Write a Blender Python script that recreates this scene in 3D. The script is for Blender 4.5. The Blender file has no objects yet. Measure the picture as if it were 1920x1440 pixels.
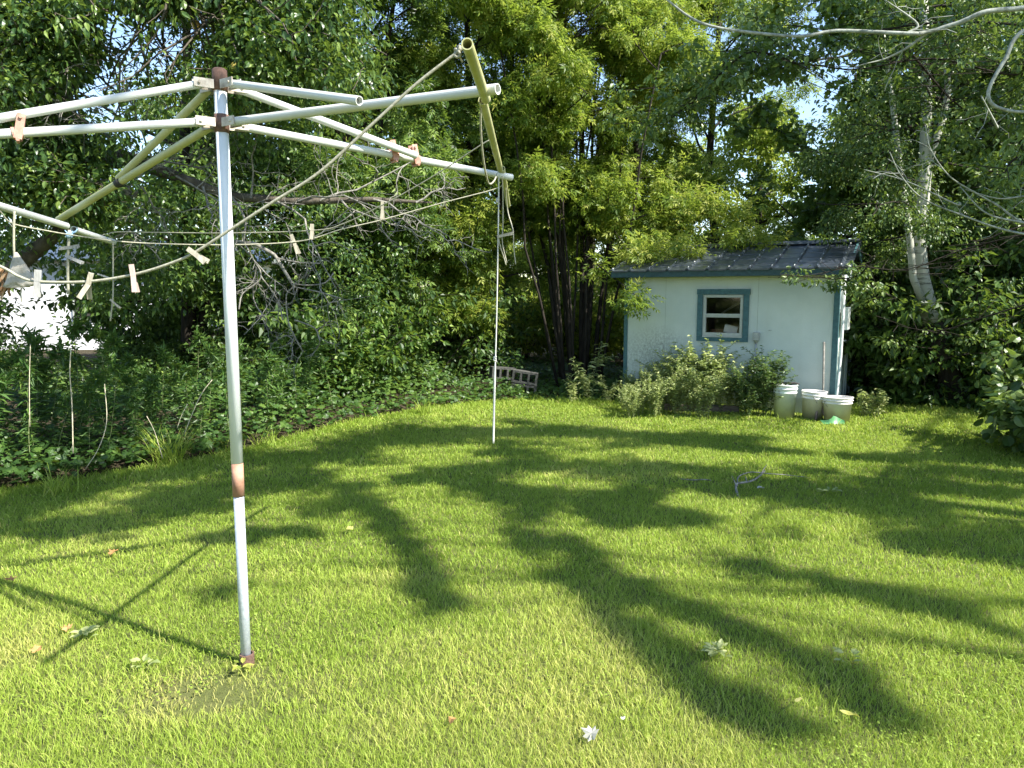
import bpy, math, random
import numpy as np
from mathutils import Vector
R = math.radians
sc = bpy.context.scene

# ------------------------------------------------------------------ camera, world, sun
FPX, PITCH, EYE = 1371.0, R(6.8), 1.6
cam_d = bpy.data.cameras.new("camera"); cam = bpy.data.objects.new("camera", cam_d)
sc.collection.objects.link(cam); sc.camera = cam
cam.location = (0, 0, EYE); cam.rotation_euler = (R(90) - PITCH, 0, 0)
cam_d.sensor_width = 36; cam_d.lens = 36 * FPX / 1920; cam_d.clip_end = 2000; cam_d.clip_start = .05
SUN_EL = R(45.5); SUN_XY = np.array([0.88, -0.475]); SUN_XY /= np.linalg.norm(SUN_XY)
SUNV = np.array([SUN_XY[0]*math.cos(SUN_EL), SUN_XY[1]*math.cos(SUN_EL), math.sin(SUN_EL)])
w = bpy.data.worlds.new("World"); sc.world = w; w.use_nodes = True
nt = w.node_tree; bg = nt.nodes['Background']
sky = nt.nodes.new('ShaderNodeTexSky'); sky.sky_type = 'NISHITA'; sky.sun_disc = False
sky.sun_elevation = SUN_EL; sky.sun_rotation = math.atan2(SUN_XY[0], SUN_XY[1])
sky.air_density = 1.0; sky.dust_density = 0.3
nt.links.new(sky.outputs[0], bg.inputs[0]); bg.inputs[1].default_value = 0.125
sd = bpy.data.lights.new("sun", 'SUN'); sd.energy = 5.0; sd.angle = R(0.55); sd.color = (1, .95, .86)
sun = bpy.data.objects.new("sun", sd); sc.collection.objects.link(sun)
sun.rotation_euler = Vector(SUNV).to_track_quat('Z', 'Y').to_euler(); sun.location = (8, -5, 15)
sc.view_settings.view_transform = 'Standard'; sc.view_settings.look = 'None'
sc.view_settings.exposure = 1.45; sc.view_settings.gamma = 1
sc.render.engine = 'CYCLES'
sc.cycles.max_bounces = 7; sc.cycles.diffuse_bounces = 4; sc.cycles.glossy_bounces = 2
sc.cycles.transmission_bounces = 4; sc.cycles.transparent_max_bounces = 8
sc.cycles.caustics_reflective = False; sc.cycles.caustics_refractive = False
sc.cycles.use_denoising = True

# ------------------------------------------------------------------ small maths
def ray(px, py):
    a = (px-960)/FPX; b = (720-py)/FPX; c, s = math.cos(PITCH), math.sin(PITCH)
    return np.array([a, c+b*s, -s+b*c])
def at(px, py, Y):
    r = ray(px, py); return np.array([0, 0, EYE]) + r*Y/r[1]
def gr(px, py, z=0.0):
    r = ray(px, py); return np.array([0, 0, EYE]) + r*(z-EYE)/r[2]
def proj(P):
    P = np.atleast_2d(P); d = P - np.array([0, 0, EYE]); c, s = math.cos(PITCH), math.sin(PITCH)
    f = d[:, 1]*c - d[:, 2]*s; u = d[:, 1]*s + d[:, 2]*c
    f = np.maximum(f, 1e-3)
    return 960 + FPX*d[:, 0]/f, 720 - FPX*u/f
def nrm(v):
    v = np.asarray(v, float); return v/np.maximum(np.linalg.norm(v, axis=-1, keepdims=True), 1e-9)
def vnoise(x, y, seed=0, s=1.0):
    x = np.asarray(x)/s + 37.1*seed; y = np.asarray(y)/s + 11.7*seed
    xi = np.floor(x); yi = np.floor(y); fx = x-xi; fy = y-yi
    fx = fx*fx*(3-2*fx); fy = fy*fy*(3-2*fy)
    def h(a, b):
        t = np.sin(a*127.1 + b*311.7 + seed*74.7)*43758.5453; return t-np.floor(t)
    return (h(xi, yi)*(1-fx)+h(xi+1, yi)*fx)*(1-fy)+(h(xi, yi+1)*(1-fx)+h(xi+1, yi+1)*fx)*fy
def gz(x, y):
    return 0.03*(vnoise(x, y, 3, 2.2)-.5) + 0.012*(vnoise(x, y, 4, .5)-.5)
EDX = [-30, -8, -4.14, -3.66, -3.09, -2.61, -2.05, -1.21, -.48, .32, 1.5, 3.0, 4.9, 6.0, 6.9, 8, 30]
EDY = [2.0, 3.6, 5.77, 6.29, 6.79, 7.66, 8.95, 10.15, 10.6, 10.95, 10.75, 10.45, 10.45, 10.2, 9.6, 9.5, 9.5]
def edge(x): return np.interp(x, EDX, EDY)

# ------------------------------------------------------------------ mesh builder
class MB:
    def __init__(s): s.V = []; s.F = []; s.T = []; s.M = []; s.n = 0; s.S = []
    def add(s, v, f, tint=.5, m=0, smooth=False):
        v = np.asarray(v, float).reshape(-1, 3); f = np.asarray(f, int)
        s.V.append(v); s.F.append(f + s.n); s.n += len(v)
        s.T.append(np.broadcast_to(np.asarray(tint, float), (len(f),)).copy())
        s.M.append(np.full(len(f), m)); s.S.append(np.full(len(f), smooth)); return s
    def box(s, a, b, tint=.5, m=0):
        x0, y0, z0 = a; x1, y1, z1 = b
        v = [(x0,y0,z0),(x1,y0,z0),(x1,y1,z0),(x0,y1,z0),(x0,y0,z1),(x1,y0,z1),(x1,y1,z1),(x0,y1,z1)]
        return s.add(v, [(0,3,2,1),(4,5,6,7),(0,1,5,4),(1,2,6,5),(2,3,7,6),(3,0,4,7)], tint, m)
    def bar(s, p, q, wd, th, up=(0,0,1), tint=.5, m=0):
        p = np.array(p, float); q = np.array(q, float); d = nrm(q-p); x = nrm(np.cross(d, up)); z = np.cross(x, d)
        v = []
        for c in (p, q):
            for a, b in ((-1,-1),(1,-1),(1,1),(-1,1)): v.append(c + x*a*wd/2 + z*b*th/2)
        return s.add(v, [(0,1,2,3),(7,6,5,4),(0,4,5,1),(1,5,6,2),(2,6,7,3),(3,7,4,0)], tint, m)
    def tube(s, pts, rad, n=6, caps=True, tint=.5, m=0, jit=0):
        pts = np.asarray(pts, float); k = len(pts); rad = np.broadcast_to(np.asarray(rad, float), (k,))
        t = np.empty_like(pts); t[1:-1] = pts[2:]-pts[:-2]; t[0] = pts[1]-pts[0]; t[-1] = pts[-1]-pts[-2]; t = nrm(t)
        ref = np.array([0,0,1.]) if abs(t[0][2]) < .9 else np.array([1.,0,0])
        x = np.empty_like(pts); x[0] = nrm(np.cross(t[0], ref))
        for i in range(1, k): x[i] = nrm(x[i-1] - t[i]*np.dot(x[i-1], t[i]))
        y = np.cross(t, x); a = np.arange(n)*2*math.pi/n
        rr = rad[:, None]*np.ones((k, n))
        if jit: rr = rr*(1+jit*(np.random.RandomState(k*7+n).rand(k, n)-.5))
        v = pts[:, None] + (x[:, None]*np.cos(a)[None, :, None] + y[:, None]*np.sin(a)[None, :, None])*rr[:, :, None]
        i = np.arange(k-1)[:, None]*n; j = np.arange(n)[None]; j2 = (j+1) % n
        f = np.stack([i+j, i+j2, i+n+j2, i+n+j], -1).reshape(-1, 4)
        s.add(v.reshape(-1, 3), f, tint, m, True)
        if caps:
            b = s.n - k*n
            s.F.append(np.array([list(range(b+n-1, b-1, -1)), list(range(b+(k-1)*n, b+k*n))]))
            s.T.append(np.full(2, tint)); s.M.append(np.full(2, m)); s.S.append(np.full(2, False))
        return s
    def pipe(s, p, q, ro, ri, n=20, tint=.5, m=0):          # hollow straight tube
        p = np.array(p, float); q = np.array(q, float); d = nrm(q-p)
        x = nrm(np.cross(d, (0,0,1) if abs(d[2]) < .9 else (1,0,0))); y = np.cross(d, x)
        a = np.arange(n)*2*math.pi/n; c = x*np.cos(a)[:, None] + y*np.sin(a)[:, None]
        v = np.concatenate([p+c*ro, q+c*ro, q+c*ri, p+c*ri]); f = []
        for r in range(4):
            for j in range(n): f.append((r*n+j, r*n+(j+1)%n, ((r+1)%4)*n+(j+1)%n, ((r+1)%4)*n+j))
        return s.add(v, f, tint, m, False)
    def lathe(s, prof, c=(0,0,0), n=28, tint=.5, m=0):
        prof = np.array(prof, float); k = len(prof); a = np.arange(n)*2*math.pi/n
        v = np.stack([prof[:, 0][:, None]*np.cos(a), prof[:, 0][:, None]*np.sin(a), prof[:, 1][:, None]*np.ones(n)], -1)
        i = np.arange(k-1)[:, None]*n; j = np.arange(n)[None]; j2 = (j+1) % n
        return s.add(v.reshape(-1, 3)+np.array(c), np.stack([i+j, i+j2, i+n+j2, i+n+j], -1).reshape(-1, 4), tint, m, True)
    def build(s, name, mats, parent=None, inv=None):
        me = bpy.data.meshes.new(name); V = np.concatenate(s.V)
        if inv is not None: V = V - np.asarray(inv)
        li = []; ls = []; 
        for f in s.F: li.append(f.reshape(-1)); ls.append(np.full(len(f), f.shape[1]))
        li = np.concatenate(li); ls = np.concatenate(ls); st = np.concatenate([[0], np.cumsum(ls)[:-1]])
        me.vertices.add(len(V)); me.vertices.foreach_set('co', V.astype(np.float32).ravel())
        me.loops.add(len(li)); me.loops.foreach_set('vertex_index', li.astype(np.int32))
        me.polygons.add(len(ls)); me.polygons.foreach_set('loop_start', st.astype(np.int32))
        me.polygons.foreach_set('loop_total', ls.astype(np.int32))
        me.polygons.foreach_set('use_smooth', np.concatenate(s.S))
        me.polygons.foreach_set('material_index', np.concatenate(s.M).astype(np.int32))
        at_ = me.attributes.new('tint', 'FLOAT', 'FACE'); at_.data.foreach_set('value', np.concatenate(s.T).astype(np.float32))
        me.update(calc_edges=True)
        for m in (mats if isinstance(mats, (list, tuple)) else [mats]): me.materials.append(m)
        o = bpy.data.objects.new(name, me); sc.collection.objects.link(o)
        if parent is not None: o.parent = parent
        return o
def thing(name, label, cat, loc=(0,0,0), rz=0, group=None, rot=None):
    o = bpy.data.objects.new(name, None); sc.collection.objects.link(o); o.location = tuple(loc)
    o.rotation_euler = rot if rot is not None else (0, 0, rz); o.empty_display_size = .1
    o['label'] = label; o['category'] = cat
    if group: o['group'] = group
    return o
def tag(o, label, cat, group=None, kind=None):
    o['label'] = label; o['category'] = cat
    if group: o['group'] = group
    if kind: o['kind'] = kind
    return o
def dup(root, loc, rz, label, group=None, scale=1.0):
    r = root.copy(); sc.collection.objects.link(r); r.location = tuple(loc)
    r.rotation_euler = (root.rotation_euler[0], root.rotation_euler[1], rz); r.scale = (scale,)*3 if np.isscalar(scale) else scale
    r['label'] = label
    if group: r['group'] = group
    for ch in list(root.children):
        c = ch.copy(); sc.collection.objects.link(c); c.parent = r
        for g2 in list(ch.children):
            d = g2.copy(); sc.collection.objects.link(d); d.parent = c
    return r

# ------------------------------------------------------------------ materials
def ramp(nt, fac, cols):
    r = nt.nodes.new('ShaderNodeValToRGB'); e = r.color_ramp.elements
    while len(e) < len(cols): e.new(.5)
    for k, (p, c) in enumerate(cols): e[k].position = p; e[k].color = (*c, 1)
    nt.links.new(fac, r.inputs[0]); return r.outputs[0]
def noise(nt, scale, detail=4, rough=.6, vec=None, dist=0):
    n = nt.nodes.new('ShaderNodeTexNoise'); n.inputs['Scale'].default_value = scale
    n.inputs['Detail'].default_value = detail; n.inputs['Roughness'].default_value = rough
    n.inputs['Distortion'].default_value = dist
    if vec is None:
        tc = nt.nodes.new('ShaderNodeTexCoord'); vec = tc.outputs['Object']
    nt.links.new(vec, n.inputs['Vector']); return n.outputs[0]
def mapped(nt, sc_=(1,1,1), kind='Object'):
    tc = nt.nodes.new('ShaderNodeTexCoord'); mp = nt.nodes.new('ShaderNodeMapping'); mp.inputs['Scale'].default_value = sc_
    nt.links.new(tc.outputs[kind], mp.inputs[0]); return mp.outputs[0]
def math_(nt, op, a, b=None, c=False):
    n = nt.nodes.new('ShaderNodeMath'); n.operation = op; n.use_clamp = c
    for k, v in enumerate((a, b)):
        if v is None: continue
        if isinstance(v, (int, float)): n.inputs[k].default_value = v
        else: nt.links.new(v, n.inputs[k])
    return n.outputs[0]
def mixc(nt, fac, a, b):
    n = nt.nodes.new('ShaderNodeMix'); n.data_type = 'RGBA'
    for k, v in ((0, fac), (6, a), (7, b)):
        if isinstance(v, (int, float)): n.inputs[k].default_value = v
        elif isinstance(v, tuple): n.inputs[k].default_value = (*v, 1)
        else: nt.links.new(v, n.inputs[k])
    return n.outputs[2]
def mat(name, rough=.6, metal=0, spec=.5):
    m = bpy.data.materials.new(name); m.use_nodes = True; nt = m.node_tree; b = nt.nodes['Principled BSDF']
    b.inputs['Roughness'].default_value = rough; b.inputs['Metallic'].default_value = metal
    b.inputs['Specular IOR Level'].default_value = spec
    return m, nt, b
def bump(nt, b, h, strength=.4, dist=.01):
    n = nt.nodes.new('ShaderNodeBump'); n.inputs['Strength'].default_value = strength; n.inputs['Distance'].default_value = dist
    nt.links.new(h, n.inputs['Height']); nt.links.new(n.outputs[0], b.inputs['Normal'])
def noisy(name, c1, c2, scale=20, rough=.6, metal=0, bs=.3, spec=.5, dist=.004, sc3=(1,1,1), mid=(.35, .65)):
    m, nt, b = mat(name, rough, metal, spec); v = mapped(nt, sc3)
    f = noise(nt, scale, 6, .65, v); nt.links.new(ramp(nt, f, [(mid[0], c1), (mid[1], c2)]), b.inputs['Base Color'])
    if bs: bump(nt, b, f, bs, dist)
    return m
def leafmat(name, dark, mid, light, trans=.35, rough=.45, tcol=(.3,.42,.04), tboost=1.0):
    m = bpy.data.materials.new(name); m.use_nodes = True; nt = m.node_tree; b = nt.nodes['Principled BSDF']
    a = nt.nodes.new('ShaderNodeAttribute'); a.attribute_name = 'tint'
    col = ramp(nt, a.outputs['Fac'], [(0, dark), (.5, mid), (1, light)])
    nt.links.new(col, b.inputs['Base Color']); b.inputs['Roughness'].default_value = rough
    b.inputs['Specular IOR Level'].default_value = .4
    t = nt.nodes.new('ShaderNodeBsdfTranslucent')
    tc = mixc(nt, .5, col, tcol); nt.links.new(tc, t.inputs[0])
    mx = nt.nodes.new('ShaderNodeMixShader'); mx.inputs[0].default_value = trans
    nt.links.new(b.outputs[0], mx.inputs[1]); nt.links.new(t.outputs[0], mx.inputs[2])
    nt.links.new(mx.outputs[0], nt.nodes['Material Output'].inputs[0]); return m
M = {}
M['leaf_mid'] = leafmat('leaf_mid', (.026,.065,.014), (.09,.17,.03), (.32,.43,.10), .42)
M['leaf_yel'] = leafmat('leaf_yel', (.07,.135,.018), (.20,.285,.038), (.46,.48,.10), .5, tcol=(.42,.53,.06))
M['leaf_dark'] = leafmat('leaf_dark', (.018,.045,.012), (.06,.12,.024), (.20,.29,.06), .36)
M['leaf_apple'] = leafmat('leaf_apple', (.02,.05,.018), (.06,.12,.028), (.20,.28,.06), .34, .34)
M['leaf_birch'] = leafmat('leaf_birch', (.025,.06,.02), (.07,.13,.035), (.2,.27,.08), .3, .4)
M['leaf_weed'] = leafmat('leaf_weed', (.03,.075,.018), (.07,.15,.03), (.17,.26,.05), .3)
M['leaf_cover'] = leafmat('leaf_cover', (.02,.05,.012), (.05,.11,.02), (.14,.22,.04), .3, .45)
M['leaf_pale'] = leafmat('leaf_pale', (.14,.20,.06), (.32,.38,.14), (.58,.60,.28), .4)
M['grass'] = leafmat('grass', (.18,.28,.028), (.36,.47,.07), (.58,.54,.18), .42, .6, tcol=(.50,.63,.07))
def barkmat(name, c1, c2, scale=14):
    m, nt, b = mat(name, .9, 0, .2); v = mapped(nt, (1,1,.25)); f = noise(nt, scale, 8, .7, v)
    nt.links.new(ramp(nt, f, [(.3, c1), (.7, c2)]), b.inputs['Base Color']); bump(nt, b, f, .8, .03); return m
M['bark'] = barkmat('bark', (.012,.010,.008), (.055,.046,.036))
M['bark_apple'] = barkmat('bark_apple', (.035,.028,.022), (.16,.14,.11), 10)
M['twig_dead'] = noisy('twig_dead', (.10,.095,.08), (.30,.285,.25), 30, .9)
M['twig_pale'] = noisy('twig_pale', (.14,.15,.12), (.36,.38,.33), 40, .8)
m, nt, b = mat('birch_bark', .75)
v = mapped(nt, (1,1,7)); f = noise(nt, 3.0, 5, .7, v); c = ramp(nt, f, [(.38, (.03,.028,.025)), (.44, (.40,.40,.34))])
f2 = noise(nt, 1.3, 3, .6); c2 = mixc(nt, math_(nt, 'MULTIPLY', f2, .6), c, (.35,.36,.3)); nt.links.new(c2, b.inputs['Base Color']); bump(nt, b, f, .3, .01)
M['birch'] = m
m, nt, b = mat('lawn_soil', .95, 0, .1); f = noise(nt, 3, 8, .7); f2 = noise(nt, 60, 6, .8)
c = ramp(nt, f, [(.3, (.15,.19,.05)), (.55, (.22,.26,.08)), (.75, (.32,.28,.13))])
nt.links.new(mixc(nt, f2, c, (.05,.045,.02)), b.inputs['Base Color']); bump(nt, b, f2, .8, .02); M['lawn_soil'] = m
M['soil'] = noisy('soil', (.02,.016,.011), (.09,.075,.045), 25, .95, bs=.9, dist=.03, spec=.1)
# ------------------------------------------------------------------ leaf templates
def tmpl_diamond(w=.28, fold=.1, droop=.12):
    return (np.array([(0,0,0),(-w,.42,fold),(0,1,-droop),(w,.42,fold)]), np.array([(0,2,1),(0,3,2)]))
def tmpl_leaf(w=.26, fold=.08, droop=.15):
    v = [(0,0,0),(0,.35,-.01),(0,.7,-.05),(0,1,-droop),(-w*.85,.22,fold*.7),(-w,.5,fold),(-w*.55,.8,-.02),(w*.85,.22,fold*.7),(w,.5,fold),(w*.55,.8,-.02)]
    f = [(0,1,4),(1,5,4),(1,2,5),(2,6,5),(2,3,6),(0,7,1),(1,7,8),(1,8,2),(2,8,9),(2,9,3)]
    return np.array(v), np.array(f)
def tmpl_compound():          # five drooping leaflets on one stalk
    V = []; F = []; b, f = tmpl_diamond(.17, .04, .1)
    for ang, off, s in ((0,.5,.55),(.85,.42,.5),(-.85,.42,.5),(1.0,.12,.45),(-1.0,.12,.45)):
        c, sn = math.cos(ang), math.sin(ang); w = b*s
        q = np.stack([w[:,0]*c+w[:,1]*sn, -w[:,0]*sn+w[:,1]*c+off, w[:,2]-.12*abs(w[:,0]*c+w[:,1]*sn)*2], 1)
        F.append(f+len(V)*4); V.append(q)
    return np.concatenate(V), np.concatenate(F)
def tmpl_maple():
    out = [(0,0),(-.34,.02),(-.28,.2),(-.52,.34),(-.3,.48),(-.36,.72),(-.14,.66),(0,1),(.14,.66),(.36,.72),(.3,.48),(.52,.34),(.28,.2),(.34,.02)]
    V = [(0,.35,0)] + [(x, y, -.10*abs(x)-.1*y*y+ (.05 if i % 2 else 0)) for i, (x, y) in enumerate(out)]
    n = len(out); F = [(0, 1+(i+1) % n, 1+i) for i in range(n)]
    return np.array(V), np.array(F)
def tmpl_oval(w=.42):
    V = [(0,.45,.0)]+[(w*math.sin(a)*(1-.15*math.cos(a)), .5-.5*math.cos(a), -.12*abs(math.sin(a))-.05) for a in np.arange(8)*math.pi/4]
    return np.array(V), np.array([(0, 1+(i+1) % 8, 1+i) for i in range(8)])
T_D, T_L, T_C, T_M, T_O = tmpl_diamond(), tmpl_leaf(), tmpl_compound(), tmpl_maple(), tmpl_oval()
T_N = tmpl_diamond(.12, .02, .2); T_W = tmpl_leaf(.13, .03, .25)
def scatter(mb, tm, pos, yd, nr, size, tint, m=0):
    tv, tf = tm; N = len(pos)
    if N == 0: return
    y = nrm(yd); x = nrm(np.cross(y, nr)); z = np.cross(x, y); size = np.broadcast_to(size, (N,))
    v = pos[:, None] + size[:, None, None]*(x[:, None]*tv[None, :, :1] + y[:, None]*tv[None, :, 1:2] + z[:, None]*tv[None, :, 2:3])
    f = tf[None] + (np.arange(N)*len(tv))[:, None, None]
    mb.add(v.reshape(-1, 3), f.reshape(-1, tf.shape[1]), np.repeat(np.broadcast_to(tint, (N,)), len(tf)), m)
def tufts(mb, rng, C, k, rad, size, tm, tint=.45, flat=.55, droop=.5, tvar=.3, m=0, outward=.8):
    """k leaves around each centre in C"""
    C = np.asarray(C).reshape(-1, 3); N = len(C)
    if N == 0: return
    d = rng.randn(N, k, 3); d = nrm(d)*(rng.rand(N, k, 1)**.45); d[..., 2] *= flat
    rads = np.broadcast_to(rad, (N,))[:, None, None]
    pos = (C[:, None] + d*rads).reshape(-1, 3)
    yd = (nrm(d)*outward + rng.randn(N, k, 3)*.45 + np.array([0,0,-droop])).reshape(-1, 3)
    nr = rng.randn(N*k, 3)*.5 + np.array([0,0,1.])
    ti = np.clip(np.repeat(tint + rng.randn(N)*.1, k) + rng.randn(N*k)*tvar*.5, 0, 1)
    scatter(mb, tm, pos, yd, nr, size*(.7+.6*rng.rand(N*k)), ti, m)
def wander(rng, p, d, L, n=6, wob=.15, up=0.0):
    pts = [np.array(p, float)]; d = nrm(d)
    for i in range(n):
        d = nrm(d + rng.randn(3)*wob + np.array([0,0,up])); pts.append(pts[-1] + d*L/n)
    return np.array(pts)
def lerp_path(P, t):
    P = np.asarray(P); s = t*(len(P)-1); i = min(int(s), len(P)-2); return P[i]+(P[i+1]-P[i])*(s-i)
GAPS = []      # sky windows: (px, py, rx, ry)
def in_gap(C):
    C = np.asarray(C).reshape(-1, 3); u, v = proj(C); g = np.zeros(len(C), bool)
    e = .12*FPX/np.maximum(C[:, 1], 1.)
    for (a, b, rx, ry) in GAPS: g |= ((u-a)/(rx+e))**2 + ((v-b)/(ry+e))**2 < 1
    return g & (vnoise(C[:, 0]*7+C[:, 2]*3, C[:, 2]*9+C[:, 1]*5, 77, 1.0) > np.where(v < 320, .20, .38))
SUNW = []   # (point, radius): places on the lawn that the sun reaches between the crowns
def in_sun(C):
    C = np.asarray(C).reshape(-1, 3); g = np.zeros(len(C), bool)
    for p, r in SUNW:
        d = C-p; t = d@SUNV; g |= (np.linalg.norm(d-t[:, None]*SUNV, axis=1) < r*1.25+.03) & (t > .5)
    return g
for pts, r in (([(960,766),(1100,766),(1180,780)],.2),([(1030,792),(1090,796)],.15),([(850,797),(940,795)],.13),([(740,848),(860,840)],.2),([(960,822),(1090,825)],.14),([(1150,792),(1240,792)],.16),
    ([(1270,790),(1400,800),(1500,810),(1650,802),(1800,812)],.3),([(1500,837),(1700,840),(1830,846)],.25),([(1210,848),(1300,866)],.16),([(640,897),(720,885)],.17),([(760,925),(840,955)],.24),([(980,902),(1100,906)],.13),
    ([(1310,945),(1400,952),(1500,968),(1540,985)],.2),([(1075,990),(1165,1015),(1260,1048)],.16),([(1350,1015),(1500,1045),(1700,1065),(1850,1090)],.24),([(300,905),(360,900)],.12),([(1430,885),(1560,900)],.12),
    ([(1470,780),(1520,782),(1568,788)],.3),([(1200,765),(1300,765)],.25),([(100,965),(200,960)],.10),([(120,1040),(330,1060)],.3)):
    for a_, b_ in zip(pts[:-1], pts[1:]):
        for u_ in np.linspace(0, 1, 6): SUNW.append((gr(a_[0]+(b_[0]-a_[0])*u_, a_[1]+(b_[1]-a_[1])*u_), r))
def grow_tree(rng, wood, trunks, z0, z1, rad, n_limb, n_sub, tuft_r, dens=1.0, upb=.35, gap=True, shape='round'):
    """limbs and branchlets along each trunk path; returns tuft centres"""
    C = []
    for P, r0, r1 in trunks:
        P = np.asarray(P, float); k = len(P); wood.tube(P, np.linspace(r0, r1, k), 9, tint=.5, jit=.15)
        for i in range(n_limb):
            t = (i+rng.rand())/n_limb; z = z0+(z1-z0)*t
            zz = P[:, 2]; s = np.interp(z, zz, np.arange(k))/(k-1); q = lerp_path(P, s)
            prof = math.sin(math.pi*(.18+.8*t))**.7 if shape == 'round' else (1-.55*t)
            a = rng.rand()*2*math.pi; d = np.array([math.cos(a), math.sin(a), upb*(1.6*rng.rand()-.1)+t*.5])
            L = rad*prof*(.7+.5*rng.rand()); path = wander(rng, q, d, L, 6, .13, .03)
            rr = max(.012, (r0+(r1-r0)*s)*.38); wood.tube(path, np.linspace(rr, .008, 7), 5, False)
            for j in range(n_sub):
                u = .25+.75*(j+rng.rand())/n_sub; b0 = lerp_path(path, u); dd = path[-1]-path[0]
                side = np.cross(dd, (0,0,1))*(1 if j % 2 else -1)
                sp = wander(rng, b0, nrm(dd)*.6+nrm(side)*.8+rng.randn(3)*.35, L*(.25+.25*rng.rand()), 4, .2, 0)
                wood.tube(sp, np.linspace(.011, .004, 5), 4, False)
                for u2 in np.linspace(.2, 1, max(2, int(5*dens))): C.append(lerp_path(sp, u2)+rng.randn(3)*.10)
            C.append(path[-1])
    C = np.array(C)
    if gap and GAPS: C = C[~in_gap(C) & ~in_sun(C)]
    return C

# ================================================================== GROUND
def grid_mesh(xs, ys, zf, hole=None):
    X, Y = np.meshgrid(xs, ys); Z = zf(X, Y); nx = len(xs)
    v = np.stack([X, Y, Z], -1).reshape(-1, 3); i, j = np.meshgrid(np.arange(len(ys)-1), np.arange(nx-1), indexing='ij')
    f = np.stack([i*nx+j, i*nx+j+1, (i+1)*nx+j+1, (i+1)*nx+j], -1).reshape(-1, 4); return v, f
def gz_far(x, y): return gz(x, y)*np.exp(-(np.hypot(x, y-6)/25)**2)
t_ = np.linspace(-1, 1, 181); xs = np.sign(t_)*(14*abs(t_)+286*abs(t_)**7)
ys = 6 + np.sign(t_)*(12*abs(t_)+288*abs(t_)**7)
v, f = grid_mesh(xs, ys, lambda x, y: gz_far(x, y))
g_ = MB().add(v, f, smooth=True).build('ground', M['lawn_soil']); g_['kind'] = 'structure'
xs = np.linspace(-26, 26, 131); U = np.linspace(0, 1, 46)
V = []
for x in xs:
    e = edge(x) + .25 + .12*float(vnoise(x, 1.0, 9, .5)); y = e + U**1.5*20; V.append(np.stack([np.full(46, x), y, gz_far(x, y)+.006+.03*np.minimum(1, U*8)], 1))
V = np.array(V); i, j = np.meshgrid(np.arange(130), np.arange(45), indexing='ij')
f = np.stack([i*46+j, (i+1)*46+j, (i+1)*46+j+1, i*46+j+1], -1).reshape(-1, 4)
s_ = MB().add(V.reshape(-1, 3), f, smooth=True).build('soil', M['soil']); s_['kind'] = 'structure'

# grass blades
def grass_mesh():
    rng = np.random.RandomState(5); mb = MB()
    bands = [(1.3, 2.6, 19000, .0023), (2.6, 4.0, 13000, .0030), (4.0, 6.0, 7600, .0044), (6.0, 8.5, 4400, .0068), (8.5, 12.0, 2800, .010)]
    for y0, y1, dn, wd in bands:
        xm = .78*y1+2.4; n = int(2*xm*(y1-y0)*dn)
        x = (rng.rand(n)*2-1)*xm; y = y0+rng.rand(n)*(y1-y0)
        k = (y < edge(x)+.22+.12*vnoise(x, y*0+1, 9, .5)+.1*rng.rand(n)) & (np.abs(x) < .78*y+2.4)
        straw = np.exp(-(((x+1.22)/.28)**2+((y-2.78)/.2)**2))
        k &= rng.rand(n) > .8*straw - .0
        x, y = x[k], y[k]; straw = straw[k]; n = len(x)
        cl = vnoise(x, y, 21, .13); pa = vnoise(x, y, 22, .6); pb = vnoise(x, y, 23, 2.0)
        h = (.015+.022*rng.rand(n)**1.5)*(.65+.5*cl+.45*pa)
        tall = rng.rand(n) < .008; h = np.where(tall, h*1.8+.025, h)
        e = np.clip((y-edge(x)+.35)/.4, 0, 1); h = h*(1+.8*e)
        h *= (1-.5*straw)
        lean = (.35+.75*rng.rand(n))*h; a = rng.rand(n)*2*math.pi + 2*vnoise(x, y, 30, .35)
        dx, dy = np.cos(a)*lean, np.sin(a)*lean; z = gz(x, y); wx = wd*(.7+.6*rng.rand(n))
        b = rng.rand(n)*math.pi; px_, py_ = np.cos(b)*wx/2, np.sin(b)*wx/2
        v = np.empty((n, 5, 3))
        v[:, 0] = np.stack([x-px_, y-py_, z-.003], 1); v[:, 1] = np.stack([x+px_, y+py_, z-.003], 1)
        mx, my = x+dx*.38, y+dy*.38
        v[:, 2] = np.stack([mx+px_*.85, my+py_*.85, z+h*.62], 1); v[:, 3] = np.stack([mx-px_*.85, my-py_*.85, z+h*.62], 1)
        v[:, 4] = np.stack([x+dx, y+dy, z+h], 1)
        o = (np.arange(n)*5)[:, None]
        pc = np.clip((vnoise(x, y, 24, .9)*.6+vnoise(x, y, 25, .3)*.4-.56)*4, 0, 1)
        ti = np.clip(.28+.28*(pa-.5)+.34*(pb-.5)+.35*pc+.15*rng.randn(n) + straw*.6 + .18*np.clip((5-y)/4, -1, 1), 0, 1)
        ti = np.where(rng.rand(n) < .05, .92, ti)
        mb.add(v.reshape(-1, 3), np.concatenate([o+[0,1,2], o+[0,2,3], o+[3,2,4]]), np.tile(ti, 3))
    n = 34000; y = 1.3+rng.rand(n)**1.4*5.5; x = (rng.rand(n)*2-1)*(.76*y+1); k = (vnoise(x, y, 61, .45) > .56) & (y < edge(x)) & (vnoise(x, y, 62, .12) > .35); x, y = x[k], y[k]; n = len(x)
    scatter(mb, T_O, np.stack([x, y, gz(x, y)+.018+.02*rng.rand(n)], 1), rng.randn(n, 3)*[1,1,.25], rng.randn(n, 3)*.3+[0,-.1,1], .007+.006*rng.rand(n), np.clip(.12+.25*rng.rand(n), 0, 1))
    o = mb.build('grass', M['grass']); return tag(o, 'short patchy green lawn grass covering the whole yard in front of the shed', 'grass', kind='stuff')
grass_mesh()

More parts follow.
